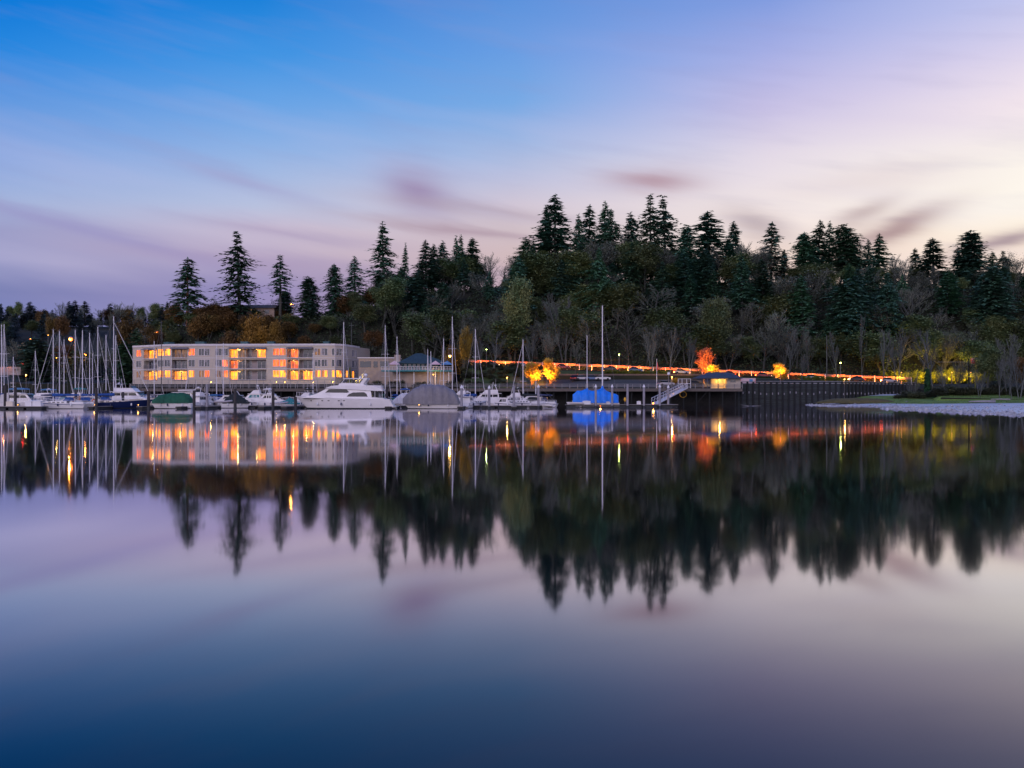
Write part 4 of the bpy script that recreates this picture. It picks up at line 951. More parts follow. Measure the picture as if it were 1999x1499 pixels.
# retaining wall of the parking lot, parked cars
b=MB(); x0_,x1_=X(1082,281.2),X(1398,281.2); b.box((x0_+x1_)/2,281.25,7.7,x1_-x0_,.3,1.7); tag(b.build('retaining_wall',K['brick']),'low brown retaining wall between the parking lot and the lawn','wall')
def car(px,D,paint,label,rz,z=None,group=None,lights=False,L_=4.4):
    x=X(px,D); z=ground(x,D)+.12 if z is None else z; t=thing('parked_car' if not lights else 'car',label,'car',(x,D,z),rz,group)
    b=MB(); h=L_/2
    b.prism([(-h,.35),(-h+.05,.75),(-h+.7,.92),(h-.9,.92),(h-.1,.78),(h,.5),(h-.05,.3)],.86); b.build('body',K[paint],t,smooth=False)
    b=MB(); b.prism([(-h+.5,.92),(-h+1.2,1.42),(h-2.0,1.45),(h-1.1,.92)],lambda q:.8-(q-.9)*.28); b.build('cabin',K['glass'],t)
    b=MB(); b.prism([(-h+1.15,1.42),(-h+1.2,1.48),(h-2.1,1.5),(h-1.95,1.45)],.64); b.build('roof',K[paint],t)
    for sx in (-h+.85,h-.85):
        for sy in (-.8,.8):
            b=MB(); b.tube([(sx,sy-.1,.32),(sx,sy+.1,.32)],.33,12); b.build('wheel',K['tyre'],t)
    for sy in (-.62,.62):
        b=MB(); b.box(-h-.005,sy,.68,.06,.34,.16); b.build('tail_lamp',K['tail'] if lights else K['redpaint'],t)
        b=MB(); b.box(h-.04,sy,.62,.12,.36,.15); b.build('headlight',K['head'] if lights else K['cap'],t)
    return t
for px,c,lb,rz in ((1123,'carred','dark red car at the western end of the small parked row',1.2),(1137,'silver','silver car second in the small parked row beside the brown wall',0.1),(1157,'carblue','pale blue-grey van-like car under the short mast of the blue boat',0.05),(1176,'carwhite','white car last in the small parked row behind the blue boat',.1),(1357,'cardark','dark car parked beside the hut',.1),(1300,'silver','silver car parked near the gangway head',.2)):
    car(px,276.5 if px<1300 else 268,c,lb,rz)
# road: barrier, cars and spots added in place of vehicle light trails
t=thing('light_trail_barrier','long added barrier along the far side of the climbing road, catching red and orange light as a trail','barrier',(X(1300,298),298,9))
us=list(range(915,1790,12)); b=MB(); rings=[]
for u in us:
    y=297.9; x=(u-CX)/F*y; z=zroad(u); rings.append([(x,y-.05,z+1.35),(x,y-.13,z+1.4),(x,y-.13,z+2.05),(x,y-.05,z+2.1),(x,y+.1,z+2.1),(x,y+.1,z+1.35)])
b.loft(rings,True,True); b.build('beam',K['rusty'],t,world=True)
for u in us[::2]:
    x=(u-CX)/F*297.7; b=MB(); b.box(x,297.72,zroad(u)+1,.16,.12,2.1); b.build('rail_post',K['alu'],t,world=True)
CARS=[(960,'cardark',291.8,0),(1015,'silver',295,1),(1098,'carred',291.8,0),(1190,'cardark',295,1),(1240,'carblue',291.8,0),(1330,'silver',291.8,0),(1420,'cardark',295,1),(1490,'carred',291.8,0),(1585,'silver',291.8,0),(1672,'cardark',295,1),(1735,'silver',291.8,0)]  # cars added to carry the light that colours the barrier
wh=['by the spreading pale tree','behind the glowing orange trees','above the parked cars','over the masts of the blue boat','above the green-lit lamp','above the gangway','behind the red tree','west of the small glowing tree','over the middle of the bulkhead','above the bent end of the bulkhead','at the last posts of the bulkhead']
for (px,c,D,dr),w_ in zip(CARS,wh):
    D=291.8; x=X(px,D); z=zroad(px)+.14; sl=math.atan2(zroad(px+10)-zroad(px-10),20/F*D)
    o=car(px,D,c,'added car with glowing lamps on the climbing road '+w_,0 if not dr else math.pi,z=z,lights=True)
    o.rotation_euler=(0,-sl if not dr else sl,math.pi if dr else 0)
    h=-2.5 if not dr else 2.5
    l=light('red_barrier_spot',o,(-2.4,0,.9),9500,(1,.17,.02),.2,world=False,spot=110,rot=(R(48),0,R(0 if not dr else 180)))  # added spot turned on the barrier to redden it, not the lamp's own throw
    l2=light('orange_barrier_spot',o,(2.4,0,.9),8500,(1,.28,.04),.2,world=False,spot=110,rot=(R(48),0,R(0 if not dr else 180)))  # second added spot, giving the barrier its orange
# ---------------------------------------------------------------- hut at the head of the gangway
t=thing('hut','small hut with a dark blue hipped roof, lilac side wall and a lit open porch','hut',(X(1405,259),259,4.2))
xl,xr=X(1371,257),X(1444,257); ze=Z(738.7,256); zb_=4.27
b=MB(); xs0=X(1419.5,256); b.box((xs0+xr)/2,258.5,(zb_+ze)/2,xr-xs0,5,ze-zb_); b.build('wall',K['siding'],t,world=True)
b=MB(); xb0=X(1388,260); b.box((xb0+xs0)/2,260.9,(zb_+ze)/2,xs0-xb0,.2,ze-zb_); b.build('porch_wall',K['cream'],t,world=True)
b=MB(); b.box(X(1431,256),255.96,Z(743.5,256),1.4,.08,.75); b.build('window',K['wglass'],t,world=True)
for px in (1371.5,1388,1402): b=MB(); b.box(X(px,256),256.2,(zb_+ze)/2,.16,.16,ze-zb_); b.build('porch_post',K['wood'],t,world=True)
b=MB(); a0,a1=X(1359,255),X(1449,255); zr_=Z(726.2,258)
b.add([(a0,254.4,ze-.05),(a1,254.4,ze-.05),(a1,262,ze-.05),(a0,262,ze-.05),(X(1385,258),258.2,zr_),(X(1421,258),258.2,zr_),(a0,254.4,ze+.12),(a1,254.4,ze+.12),(a1,262,ze+.12),(a0,262,ze+.12)],((6,7,5,4),(7,8,5),(8,9,4,5),(9,6,4),(0,1,7,6),(1,2,8,7),(2,3,9,8),(3,0,6,9),(3,2,1,0)))
K['blueroof']=mat('blue_shingles',(.035,.05,.085),.75,.35,1,bump=.4,streak=(1,1,6)); b.build('roof',K['blueroof'],t,world=True)
b=MB(); b.ball((X(1407,258),259.8,ze-.35),.14); b.build('porch_lamp',K['lampY'],t,world=True); light('porch_light',t,(X(1407,258),259.4,ze-.5),260,(1,.5,.1))
t=thing('notice_board','red and white panelled board just east of the hut','board',(X(1460,262),262.6,4.5))
b=MB(); b.box(X(1460,262.6),262.6,Z(743,262.6),4.1,.12,1.3); b.build('panel',K['pink'],t,world=True)
for px in (1446,1474): b=MB(); b.box(X(px,262.6),262.6,Z(748,262.6),.12,.16,2.2); b.build('post',K['redpaint'],t,world=True)
b=MB(); b.box(X(1466,262.6),262.52,Z(743,262.6),.9,.03,.8); b.build('poster',K['skyblue'],t,world=True)
# sign by the first bare trees, white
x=X(1305,264); t=thing('white_sign','small white square sign on a post beside the forked pale tree','sign',(x,264,4.3)); b=MB(); b.box(x,264,Z(728,264)-1.6,.1,.1,4.2); b.build('post',K['rail'],t,world=True); b=MB(); b.box(x,263.9,Z(729,264),.65,.05,.6); b.build('sign_panel',K['cap'],t,world=True)
# long timber bulkhead with a pile every few metres
t=thing('bulkhead','dark timber bulkhead with round piles holding the shore above the mud','retaining wall',(X(1600,262),262,0))
us=[1447+i*11.5 for i in range(17)]+[1643+i*7 for i in range(21)]
def bp(u): 
    y=bulk(u)-.4; return ((u-CX)/F*y,y)
b=MB(); uu_=list(np.arange(1440,1789,6)); 
for a,c in zip(uu_,uu_[1:]):
    (xa,ya),(xc,yc)=bp(a),bp(c); zt_=5.55
    b.quad((xa,ya,-1.5),(xc,yc,-1.5),(xc,yc,zt_),(xa,ya,zt_)); b.quad((xa,ya,zt_),(xc,yc,zt_),(xc,yc+.8,zt_),(xa,ya+.8,zt_))
b.build('boards',K['wallboard'],t,world=True)
b=MB()
for a,c in zip(uu_,uu_[1:]):
    (xa,ya),(xc,yc)=bp(a),bp(c)
    b.tube([(xa,ya-.12,6.15),(xc,yc-.12,6.15)],.07,5); b.tube([(xa,ya-.12,5.62),(xc,yc-.12,5.62)],.12,5)
b.build('top_rail',K['conc'],t,world=True)
for k,u in enumerate(us):
    x,y=bp(u); b=MB(); hgt=5.9+rnd.uniform(-.1,.25); b.tube([(x,y-.35,-1.5),(x,y-.33,hgt)],.26,8); po=b.build('pile',K['creo'],t,world=True)
    b=MB(); b.box(x+.45,y-.12,3.05+rnd.uniform(-.25,.25),.22,.1,.55); b.build('pale_tag',K['pilegrey'],po,world=True)
# gangway down to the float
t=thing('gangway','grey aluminium truss gangway sloping from the boardwalk down to the float','gangway',(X(1310,240),240,0.6))
P0=Vector((X(1278,212),212,.62)); P1=Vector((X(1339,250),250,Z(757,250)-.0)); P1=Vector((X(1337,255),255,4.3))
dv=P1-P0; sd_=Vector((dv.y,-dv.x,0)).normalized()*.65
b=MB(); b.add([tuple(P0+sd_),tuple(P0-sd_),tuple(P1-sd_),tuple(P1+sd_)]+[tuple(P0+sd_-Vector((0,0,.12))),tuple(P0-sd_-Vector((0,0,.12))),tuple(P1-sd_-Vector((0,0,.12))),tuple(P1+sd_-Vector((0,0,.12)))],((0,1,2,3),(7,6,5,4),(0,4,5,1),(1,5,6,2),(2,6,7,3),(3,7,4,0))); b.build('walkway',K['alu'],t,world=True)
for sg in (-1,1):
    b=MB(); o=sd_*sg; U=Vector((0,0,1.25)); n=12
    b.tube([tuple(P0+o+U),tuple(P1+o+U)],.07,5); b.tube([tuple(P0+o),tuple(P1+o)],.08,5); b.tube([tuple(P0+o+U*.55),tuple(P1+o+U*.55)],.03,4)
    for i in range(n+1):
        q=P0+dv*(i/n)+o; b.tube([tuple(q),tuple(q+U)],.045,4)
        if i<n: q2=P0+dv*((i+1)/n)+o; b.tube([tuple(q+U),tuple(q2)],.035,4)
    b.build('truss',K['alu'],t,world=True)
t=thing('gangway_gate','white framed gate at the top of the gangway','gate',(X(1336,255),255.3,4.3)); b=MB(); gx=X(1336,255.3)
for q in (-1.6,-.6,.6,1.6): b.box(gx+q,255.3,5.5,.1,.1,2.4)
for z in (6.7,5.5,4.6): b.box(gx,255.3,z,3.2,.07,.08)
b.build('gate_frame',K['cap'],t,world=True)
t=thing('hose_reel','yellow ring of hose hanging under the head of the gangway','hose'); b=MB(); cx_,cz_=X(1333.5,255),Z(770,255)
b.tube([(cx_+.85*math.cos(a),255,cz_+.75*math.sin(a)) for a in np.linspace(0,6.28,22)],.05,5,caps=False); b.build('hose',K['yellow'],t)
t.location=(0,0,0)
# drift logs, snags, road sign
for (px0,py0,px1,py1,D,r,lb) in [(1891,771,1943,777,238,.32,'long pale driftwood log, the nearer one, on the grass by the mud'),(1934,766,1972,766,246,.22,'thin driftwood log lying farther back on the grass')]:
    b=MB(); p=PT(px0,py0,D); q=PT(px1,py1,D-1); k=lambda v:(v.x,v.y,mudz(v.x,v.y)+.25+max(0,v.y-246)*.02+r*.5)
    a_,c_=k(p),k(q); m_=((a_[0]+c_[0])/2,(a_[1]+c_[1])/2,(a_[2]+c_[2])/2+.05); b.tube([a_,m_,c_],[r*.55,r*.8,r],9); tag(b.build('driftwood_log',K['log'],smooth=True),lb,'log')
t=thing('snag','pale broken branches sticking from the water before the bulkhead','snag',(X(1468,228),228,0))
for k,(dx_,dz_) in enumerate(((-2.2,.35),(-.5,1.0),(.3,.3),(1.0,.75),(2.6,.2))):
    b=MB(); x=X(1465,228); b.tube([(x,228,-.1),(x+dx_*.5,228+.4*k,dz_*.5),(x+dx_,228.5,dz_*.8)],[.1,.06,.02],5); b.build('branch',K['creo' if k%2 else 'log'],t,world=True)
D=266; x=X(1899,D); g=ground(x,D); t=thing('road_sign','small red and white sign on a post by the road behind the grass bank','sign',(x,D,g))
b=MB(); b.box(x+.65,D,(g+Z(700,D))/2,.16,.16,Z(700,D)-g); b.build('post',K['hedge'],t,world=True)
b=MB(); b.box(x,D-.05,Z(704.5,D),1.15,.06,1.35); s_=b.build('sign_panel',K['redpaint'],t,world=True)
b=MB()
for z in (.35,-.05): b.box(x-.05,D-.1,Z(704.5,D)+z,.6,.02,.12)
b.box(x,D-.1,Z(704.5,D)+.58,.95,.02,.06); b.build('sign_lettering',K['cap'],s_,world=True)
t=thing('overhead_barrier','thin dark height bar on a post behind the ivy tree','barrier',(X(1891,268),268,2))
b=MB(); g=ground(X(1891,268),268); b.tube([(X(1891,268),268,g),(X(1891,268),268,Z(700,268))],.16,7); b.build('post',K['creo'],t,world=True)
b=MB(); b.box((X(1830,268)+X(1891,268))/2,268,Z(706.5,268),X(1891,268)-X(1830,268),.06,.08); b.build('bar',K['conc'],t,world=True)
# red signal and low road bridge at the head of the inlet
x=X(45,314); t=thing('traffic_signal','red traffic signal by the brown tree behind the first boats','traffic light',(x,314,3))
b=MB(); b.tube([(x,314,3),(x,314,Z(714,314))],.1,6); b.build('pole',K['rail'],t,world=True)
b=MB(); b.box(x,314,Z(711,314)-.2,.5,.3,1.5); h_=b.build('signal_box',K['darkspar'],t,world=True); b=MB(); b.ball((x,313.85,Z(711,314)),.3,.12,.3); b.build('red_lens',K['lampR'],h_,world=True)
light('signal_light',t,(x,313.4,Z(711,314)),60,(1,.03,.03))
t=thing('road_bridge','low concrete road bridge behind the first boats','bridge',(X(-40,306),306,3)); x0_,x1_=X(-300,306),X(48,306)
b=MB(); b.box((x0_+x1_)/2,306,Z(726,306),x1_-x0_,5,2.0); b.build('deck',K['conc'],t,world=True)
b=MB(); b.box((x0_+x1_)/2,303.6,Z(720,306)+.3,x1_-x0_,.15,.5); b.build('parapet',K['conc'],t,world=True)
for q in (-200,-100,0,30): b=MB(); b.box(X(q,306),306,3,1.2,4,7); b.build('pier',K['conc'],t,world=True)
lampat('bridge_lamp','orange lamp over the low road bridge, outermost of all lamps',8,712,302.5,'lampO',260,(1,.25,.05),.12,base=9)
# ---------------------------------------------------------------- boats (local x runs to the bow, z=0 at the waterline)
def hullf(L,B,fb,fs,rake=1.0,tr=.15,full=.35,wlf=.86):
    def sec(s):
        half=B/2*(1-max(0,(s-full)/(1-full))**2.3 if s>full else 1-.16*((full-s)/full)**2)
        zs=fs+(fb-fs)*s**1.7
        def P(k,side):            # k: 0 waterline .. 1 sheer, below 0 under water
            kk=max(k,-.35)
            h=half*(wlf-.30*s*s+(1-wlf+.30*s*s)*max(0,kk)**.8) if k>=0 else half*(wlf-.30*s*s)*(1+k*1.5)
            h=max(h,.012) ; xx=s*L-L/2-rake*(1-kk)*s**5+tr*(kk-1)*(1-s)**6
            return (xx,side*h,zs*kk)
        return P
    return sec
def add_hull(parent,L,B,fb,fs,m,rake=1.0,tr=.15,full=.35,stripe=None,deck='deck',boot='anti',n=18,sheer=None):
    S=hullf(L,B,fb,fs,rake,tr,full); ks=[1,.8,.55,.3,.06,-.2]
    b=MB(); rings=[]
    for i in range(n+1):
        P=S(i/n); rings.append([P(k,-1) for k in ks]+[P(-.35,0)]+[P(k,1) for k in ks[::-1]])
    b.loft(rings,False,False); b.add(rings[0],[tuple(range(len(rings[0])))])
    b.build('hull',K[m],parent,smooth=False)
    b=MB(); rr=[]
    for i in range(n+1):
        P=S(i/n); a,c=P(1,-1),P(1,1); rr.append([(a[0],a[1]*.97,a[2]-.04),(a[0],0,a[2]+.03),(c[0],c[1]*.97,c[2]-.04)])
    b.loft(rr,False,False); b.build('deck',K[deck],parent)
    def band(k0,k1,mm,nm,off=.012):
        b=MB()
        for sd in (-1,1):
            r=[]
            for i in range(n+1):
                P=S(i/n); p,q=P(k0,sd),P(k1,sd); r.append([(p[0],p[1]+sd*off,p[2]),(q[0],q[1]+sd*off,q[2])])
            b.loft(r,False,False)
        b.build(nm,K[mm],parent)
    band(.0,.09,boot,'boot_stripe')
    if L>4.5:
        for s in (.22,.5,.72):
            for sd in (-1,1):
                p=S(s+.04*math.sin(L*7+s*9))(.8,sd); f=MB(); f.tube([(p[0],p[1]+sd*.14,.28+.2*fs),(p[0],p[1]+sd*.13,.34+.2*fs),(p[0],p[1]+sd*.12,.72+.2*fs),(p[0],p[1]+sd*.1,.78+.2*fs)],[.05,.13,.13,.04],7); f.tube([(p[0],p[1]+sd*.1,.75+.2*fs),(p[0],p[1]*1.02,fs)],.015,3); f.build('fender',K['cap'] if s!=.5 else K['navy'],parent)
    if stripe: band(.74,.84,stripe,'sheer_stripe')
    return S
def rails(parent,S,s0,s1,h=.6,name='guard_rail',n=10,fs=1):
    b=MB()
    for sd in (-1,1):
        pts=[]
        for i in range(n+1):
            p=S(s0+(s1-s0)*i/n)(1,sd); q=(p[0],p[1]*.94,p[2]+h); pts.append(q); b.tube([(p[0],p[1]*.94,p[2]),q],.022,4)
        b.tube(pts,.025,4,caps=False)
    b.build(name,K['alu'],parent)
def panel(parent,name,poly,wf,m,t=.03):        # window pane on both cabin sides
    b=MB()
    for sd in (-1,1):
        v=[(x,sd*(wf(z)+.006),z) for x,z in poly]+[(x,sd*(wf(z)+.006-t),z) for x,z in poly]; n=len(poly)
        b.add(v,[tuple(range(n)),tuple(range(2*n-1,n-1,-1))]+[(k,(k+1)%n,(k+1)%n+n,k+n) for k in range(n)])
    b.build(name,K[m],parent)
def mast(parent,x,z0,h,r=.1,m='alu',spread=(.55,),jib=None,bx=None,sx=None,bw=1.2,dark=False):
    b=MB(); b.tube([(x,0,z0),(x,0,h)],[r,r*.72],8); mo=b.build('mast',K[m],parent)
    b=MB(); b.tube([(x-.35,0,h+.05),(x+.3,0,h+.05)],.02,4); b.tube([(x,0,h),(x,0,h+.45)],.015,4); b.build('masthead',K['wire'],mo)
    for s in spread:
        b=MB(); z=z0+(h-z0)*s; b.tube([(x,-bw*.62,z),(x,bw*.62,z)],.03,4); b.build('spreader',K[m],mo)
    b=MB()
    for sd in (-1,1):
        z=z0+(h-z0)*spread[0] if spread else z0
        b.tube([(x-.2,sd*bw,z0*.8),(x,sd*bw*.62,z),(x,0,h*.985)],.011,3,caps=False)
    if jib is not None: b.tube([(jib[0],0,jib[1]),(x,0,h*.97)],.014,3)
    if sx is not None: b.tube([(sx[0],0,sx[1]),(x,0,h*.99)],.012,3)
    b.build('stays',K['wire'],parent)
    return mo
def sailboat(px,D,L,top,label,rz,hull='white',cover='blue',stripe='stripe',mx=.08,jib=True,group=None,mastm='alu',cabin='white',B=None,two=None,spread=(.33,.62),bimini=None,fb=None,name='sailboat',jibr=.055):
    # px and top give the mast's place and height
    B=B or L*.31; fs=.7+L*.02; fb=fb or fs+.55
    c,s=math.cos(rz),math.sin(rz); mxl=mx*L
    x=X(px,D)-mxl*c; y=D-mxl*s
    t=thing(name,label,'sailboat',(x,y,0),rz,group)
    S=add_hull(t,L,B,fb,fs,hull,rake=L*.11,tr=-.35,full=.45,stripe=stripe)
    wf=lambda z:B*.27-(z-fs)*.12
    a0,a1=-.16*L,.26*L
    b=MB(); b.prism([(a0,fs-.1),(a0+.08,fs+.52),(mxl,fs+.5),(a1-.3,fs+.38),(a1,fs-.05)],wf); b.build('cabin_trunk',K[cabin],t)
    for k in range(4):
        q=a0+.5+k*(a1-a0-1)/4; panel(t,'cabin_window',[(q,fs+.2),(q+.5,fs+.2),(q+.52,fs+.36),(q,fs+.38)],wf,'glass')
    b=MB(); b.box(-.33*L,0,fs+.18,.24*L,B*.55,.34); b.build('cockpit_coaming',K[cabin],t)
    b=MB(); b.box(-.33*L,0,fs+.36,.2*L,B*.4,.012); b.build('cockpit_well',K['deck'],t)
    h=Z(top,D)
    mast(t,mxl,fs+.3,h,.095,mastm,spread,(L*.47,fb) if jib else None,None,(-L*.47,fs),B*.45)
    if jib: b=MB(); b.tube([(L*.465,0,fb+.3),(mxl+.12,0,h*.93)],[jibr,jibr*.7],6); b.build('furled_jib',K['white2'],t)
    bz=fs+1.5
    b=MB(); b.tube([(mxl,0,bz),(-L*.36,0,bz+.08)],.065,6); b.build('boom',K[mastm],t)
    if cover:
        b=MB(); b.loft([[(q,.16*w_*math.cos(a),bz+.1+.2*w_*math.sin(a)-.02*math.sin(q*3)) for a in np.linspace(0,6.283,8,endpoint=False)] for q,w_ in ((mxl+.1,1.6),(mxl-.5,1.4),(mxl-1.4,1.1),(-L*.2,.95),(-L*.35,.6))]); b.build('sail_cover',K[cover],t,smooth=True)
    rails(t,S,.05,.97,.6)
    b=MB(); b.prism([(a0-.6,fs+.5),(a0-.5,fs+1.15),(a0+.2,fs+1.2),(a0+.75,fs+.52)],B*.25); b.build('dodger',K[bimini or cover or 'black'],t)
    if bimini: b=MB(); b.prism([(-.45*L,bz+.35),(-.44*L,bz+.45),(-.26*L,bz+.5),(-.22*L,bz+.42),(-.22*L,bz+.38)],B*.33); b.build('bimini',K[bimini],t)
    if two:
        x2,top2=two; h2=Z(top2,D); mast(t,x2,fs+.3,h2,.075,mastm,(.5,),None,None,None,B*.3)
    return t
def cruiser(px,D,L,label,rz,hull='white',top='white',canopy=None,fly=True,arch=True,B=None,fs=.95,hcab=1.25,win='glass',group=None,z=1.0,stripe=None,pole=None,fdg=False,name='motor_cruiser',extra=None,fore=.30):
    B=B or L*.33; fb=fs+.55; t=thing(name,label,'motorboat',(X(px,D),D,0),rz,group)
    S=add_hull(t,L,B,fb,fs,hull,rake=L*.12,tr=.2,full=.4,stripe=stripe)
    wf=lambda q:B*.40-(q-fs)*.10
    h=fs+hcab; a0,a1=-.3*L,fore*L
    b=MB(); b.prism([(a0,fs-.08),(a0+.1,h),(a1-1.5,h),(a1-.5,fs+.55),(a1+.5,fs+.3),(a1+.7,fs-.02)],wf); b.build('cabin',K[top],t)
    b=MB(); b.prism([(a0-.5,h),(a0-.4,h+.09),(a1-1.35,h+.09),(a1-1.1,h)],lambda q:B*.42); b.build('cabin_roof',K[top],t)
    n=3; seg=(a1-1.6-a0-.3)/n
    for k in range(n):
        q=a0+.3+k*seg; x2=q+seg-.12; panel(t,'side_window',[(q,h-.72),(x2+(.35 if k==n-1 else 0),h-.72),(x2,h-.2),(q,h-.2)],wf,win)
    b=MB(); w=wf(h-.4)-.12; b.add([(a1-.62,-w-.05,fs+.66),(a1-.62,w+.05,fs+.66),(a1-1.34,w,h-.1),(a1-1.34,-w,h-.1)],((0,1,2,3),)); b.v=[(x+.03,y,z_+.02) for x,y,z_ in b.v]; b.build('windscreen',K['glass'],t)
    rails(t,S,.5,.98,.65)
    if fly:
        b=MB(); b.prism([(a0+.3,h+.09),(a0+.25,h+.75),(a0+1.0,h+.8),(a1-2.4,h+.75),(a1-1.7,h+.09)],lambda q:B*.34); b.build('flybridge',K[top],t)
        b=MB(); b.prism([(a1-2.55,h+.76),(a1-2.8,h+1.15),(a1-2.74,h+1.17),(a1-2.42,h+.76)],B*.3); b.build('bridge_screen',K['glass'],t)
    if arch:
        b=MB(); zt=h+(1.55 if fly else .8)
        for sd in (-1,1): b.tube([(a0+.2,sd*B*.34,h),(a0+.75,sd*B*.3,zt)],.06,6)
        b.tube([(a0+.75,-B*.3,zt),(a0+.75,B*.3,zt)],.07,6); b.ball((a0+.75,0,zt+.18),.25,.25,.12); b.tube([(a0+.75,.4,zt),(a0+.7,.4,zt+1.4)],.02,4); b.build('radar_arch',K['white'],t)
    if canopy:
        b=MB(); zt=h+(1.5 if fly else .12); x0_,x1_=(a0-.6,a1-2.6) if fly else (-.48*L,a0+.3)
        if fly: b.prism([(x0_,zt-.08),(x0_+.1,zt+.12),((x0_+x1_)/2,zt+.3),(x1_-.1,zt+.12),(x1_,zt-.08)],B*.36)
        else: b.prism([(x0_,fs),(x0_+.25,h-.1),(x1_,h+.16),(x1_,fs)],B*.42)
        b.build('canopy',K[canopy],t)
        if fly:
            b=MB()
            for q in (x0_+.1,x1_-.1):
                for sd in (-1,1): b.tube([(q,sd*B*.34,h+.1),(q,sd*B*.34,zt)],.025,4)
            b.build('canopy_frame',K['alu'],t)
    if pole: b=MB(); b.tube([(a0+1.6,0,h),(a0+1.2,0,h+pole)],.05,5); b.tube([(a0+1.6,-.5,h+pole*.6),(a0+1.6,.5,h+pole*.6)],.03,4); b.build('mast',K['alu'],t)
    b=MB(); b.prism([(-L*.5+.1,.25),(-L*.5-.65,.25),(-L*.5-.65,.33),(-L*.5+.1,.33)],B*.4); b.build('swim_platform',K['deck'],t)
    return t
def coverboat(px,D,L,label,rz,m,top,hull='white',B=None,fs=.9,peak=True,zlow=.5,name='covered_boat',masts=None,rough=.08,seed=1,foot=None):
    B=B or L*.33; t=thing(name,label,'boat',(X(px,D),D,0),rz)
    add_hull(t,L,B,fs+.4,fs,hull,rake=L*.1,tr=.15,full=.4)
    r_=random.Random(seed); rings=[]; xs=[p[0] for p in top]; zs=[p[1] for p in top]; N_=34
    for i in range(N_+1):
        x=xs[0]+(xs[-1]-xs[0])*i/N_; zt=float(np.interp(x,xs,zs)); s=(x+L/2)/L; s=max(0,min(1,s))
        half=B/2*1.06*(1-max(0,(s-.5)/.5)**2.6 if s>.5 else 1-.1*((.5-s)/.5)**2)+.05
        if i in(0,N_): half*=.75
        ring=[]
        for k in range(13):
            u=-1+2*k/12; 
            if peak: zz=zlow+(zt-zlow)*(1-abs(u)**2.2); yy=u*half
            else:
                a=u*math.pi/2; yy=half*math.copysign(abs(math.sin(a))**.6,a); zz=zlow+(zt-zlow)*abs(math.cos(a))**.62
            f=math.sin(i*1.35+2.2*abs(u)+seed)*rough*(1-abs(abs(u)-.5))
            ring.append((x,yy+(f*.8 if abs(u)>.2 else 0),zz+f*.8*(1-u*u)))
        rings.append(ring)
    b=MB(); b.loft(rings,False,False)
    for rg_ in (rings[0],rings[-1]): b.add(rg_,[tuple(range(13))])
    cv=b.build('cover',K[m],t,smooth=False)
    b=MB()
    for i in (4,10,16,22,28): b.tube([(p[0],p[1]*1.01,p[2]+.01) for p in rings[i]],.02,3,caps=False)
    b.build('cover_seams',K[m],cv)
    return t
def dinghy(px,D,L,label,rz,z=.35,m='rubber',inflatable=True,cat='dinghy'):
    t=thing('dinghy',label,cat,(X(px,D),D,z),rz); B=L*.5; b=MB()
    if inflatable:
        pts=[(-L/2,-B/2+.2,0),(0,-B/2+.2,.02),(L*.3,-B/2+.3,.1),(L*.47,-.15,.2),(L*.47,.15,.2),(L*.3,B/2-.3,.1),(0,B/2-.2,.02),(-L/2,B/2-.2,0)]
        b.tube(pts,[.16,.2,.2,.18,.18,.2,.2,.16],8); b.build('tube',K[m],t,smooth=True); b=MB(); b.box(-.1*L,0,-.05,L*.8,B*.7,.05); b.build('floor',K['deck'],t)
        b=MB(); b.box(-L*.46,0,.05,.06,B*.7,.35); b.build('transom',K['white2'],t)
    else:
        S=hullf(L,B,.5,.42,.25,.05); rings=[]
        for i in range(11):
            P=S(i/10); rings.append([P(1,-1),P(.4,-1),P(-.3,0),P(.4,1),P(1,1)])
        b.loft(rings,False,False); b.add(rings[0],[(0,1,2,3,4)]); b.build('hull',K[m],t); b=MB(); 
        for q in (-.2,.15): b.box(L*q,0,.36,.25,B*.8,.04)
        b.build('thwart',K['deck'],t)
    return t
# --- the big motor yacht
D=181; t=thing('motor_yacht','big sleek white motor yacht lying broadside before the white building','yacht',(X(669.5,D),D,0),math.pi)
L=17.3; B=4.7; S=add_hull(t,L,B,2.3,1.75,'white',rake=2.3,tr=1.0,full=.42,n=26)
q=lambda xm,z:(L/2-xm,z)                              # xm measured from the bow
px2=lambda p,y:q((p-577)/10.75,(797-y)/10.75)
wf=lambda z:2.02-(z-1.8)*.17
b=MB(); b.prism([px2(592,775.5),px2(606,772.5),px2(622,768),px2(642,757.5),px2(646,756.5),px2(726,756.5),px2(727,762),px2(729,774.5),px2(731,779)],wf); b.build('deckhouse',K['white'],t)
b=MB(); b.prism([px2(638,757.2),px2(650,752.8),px2(662,751.6),px2(728,751.6),px2(750,760),px2(750,762.5),px2(726,762),px2(700,760)],lambda z:2.0); b.build('flybridge_deck',K['white'],t)
b=MB(); b.prism([px2(664,752),px2(666,748),px2(672,746.5),px2(712,748),px2(716,752)],lambda z:1.75); b.build('flybridge_coaming',K['white'],t)
panel(t,'forward_window',[px2(638.5,765.6),px2(646,759.2),px2(680,759.2),px2(685.5,764.8),px2(681,766)],wf,'glass')
panel(t,'saloon_window',[px2(680.5,773.4),px2(685,768.5),px2(693,765.3),px2(714,764.8),px2(719,768),px2(721.5,773.6)],wf,'glass')
b=MB(); w=1.85; p0,p1=px2(619,768.5),px2(640,758.6); b.add([(p0[0]+.1,-w,p0[1]+.05),(p0[0]+.1,w,p0[1]+.05),(p1[0]+.1,w*.92,p1[1]+.05),(p1[0]+.1,-w*.92,p1[1]+.05)],((0,1,2,3),)); b.build('windscreen',K['glass'],t)
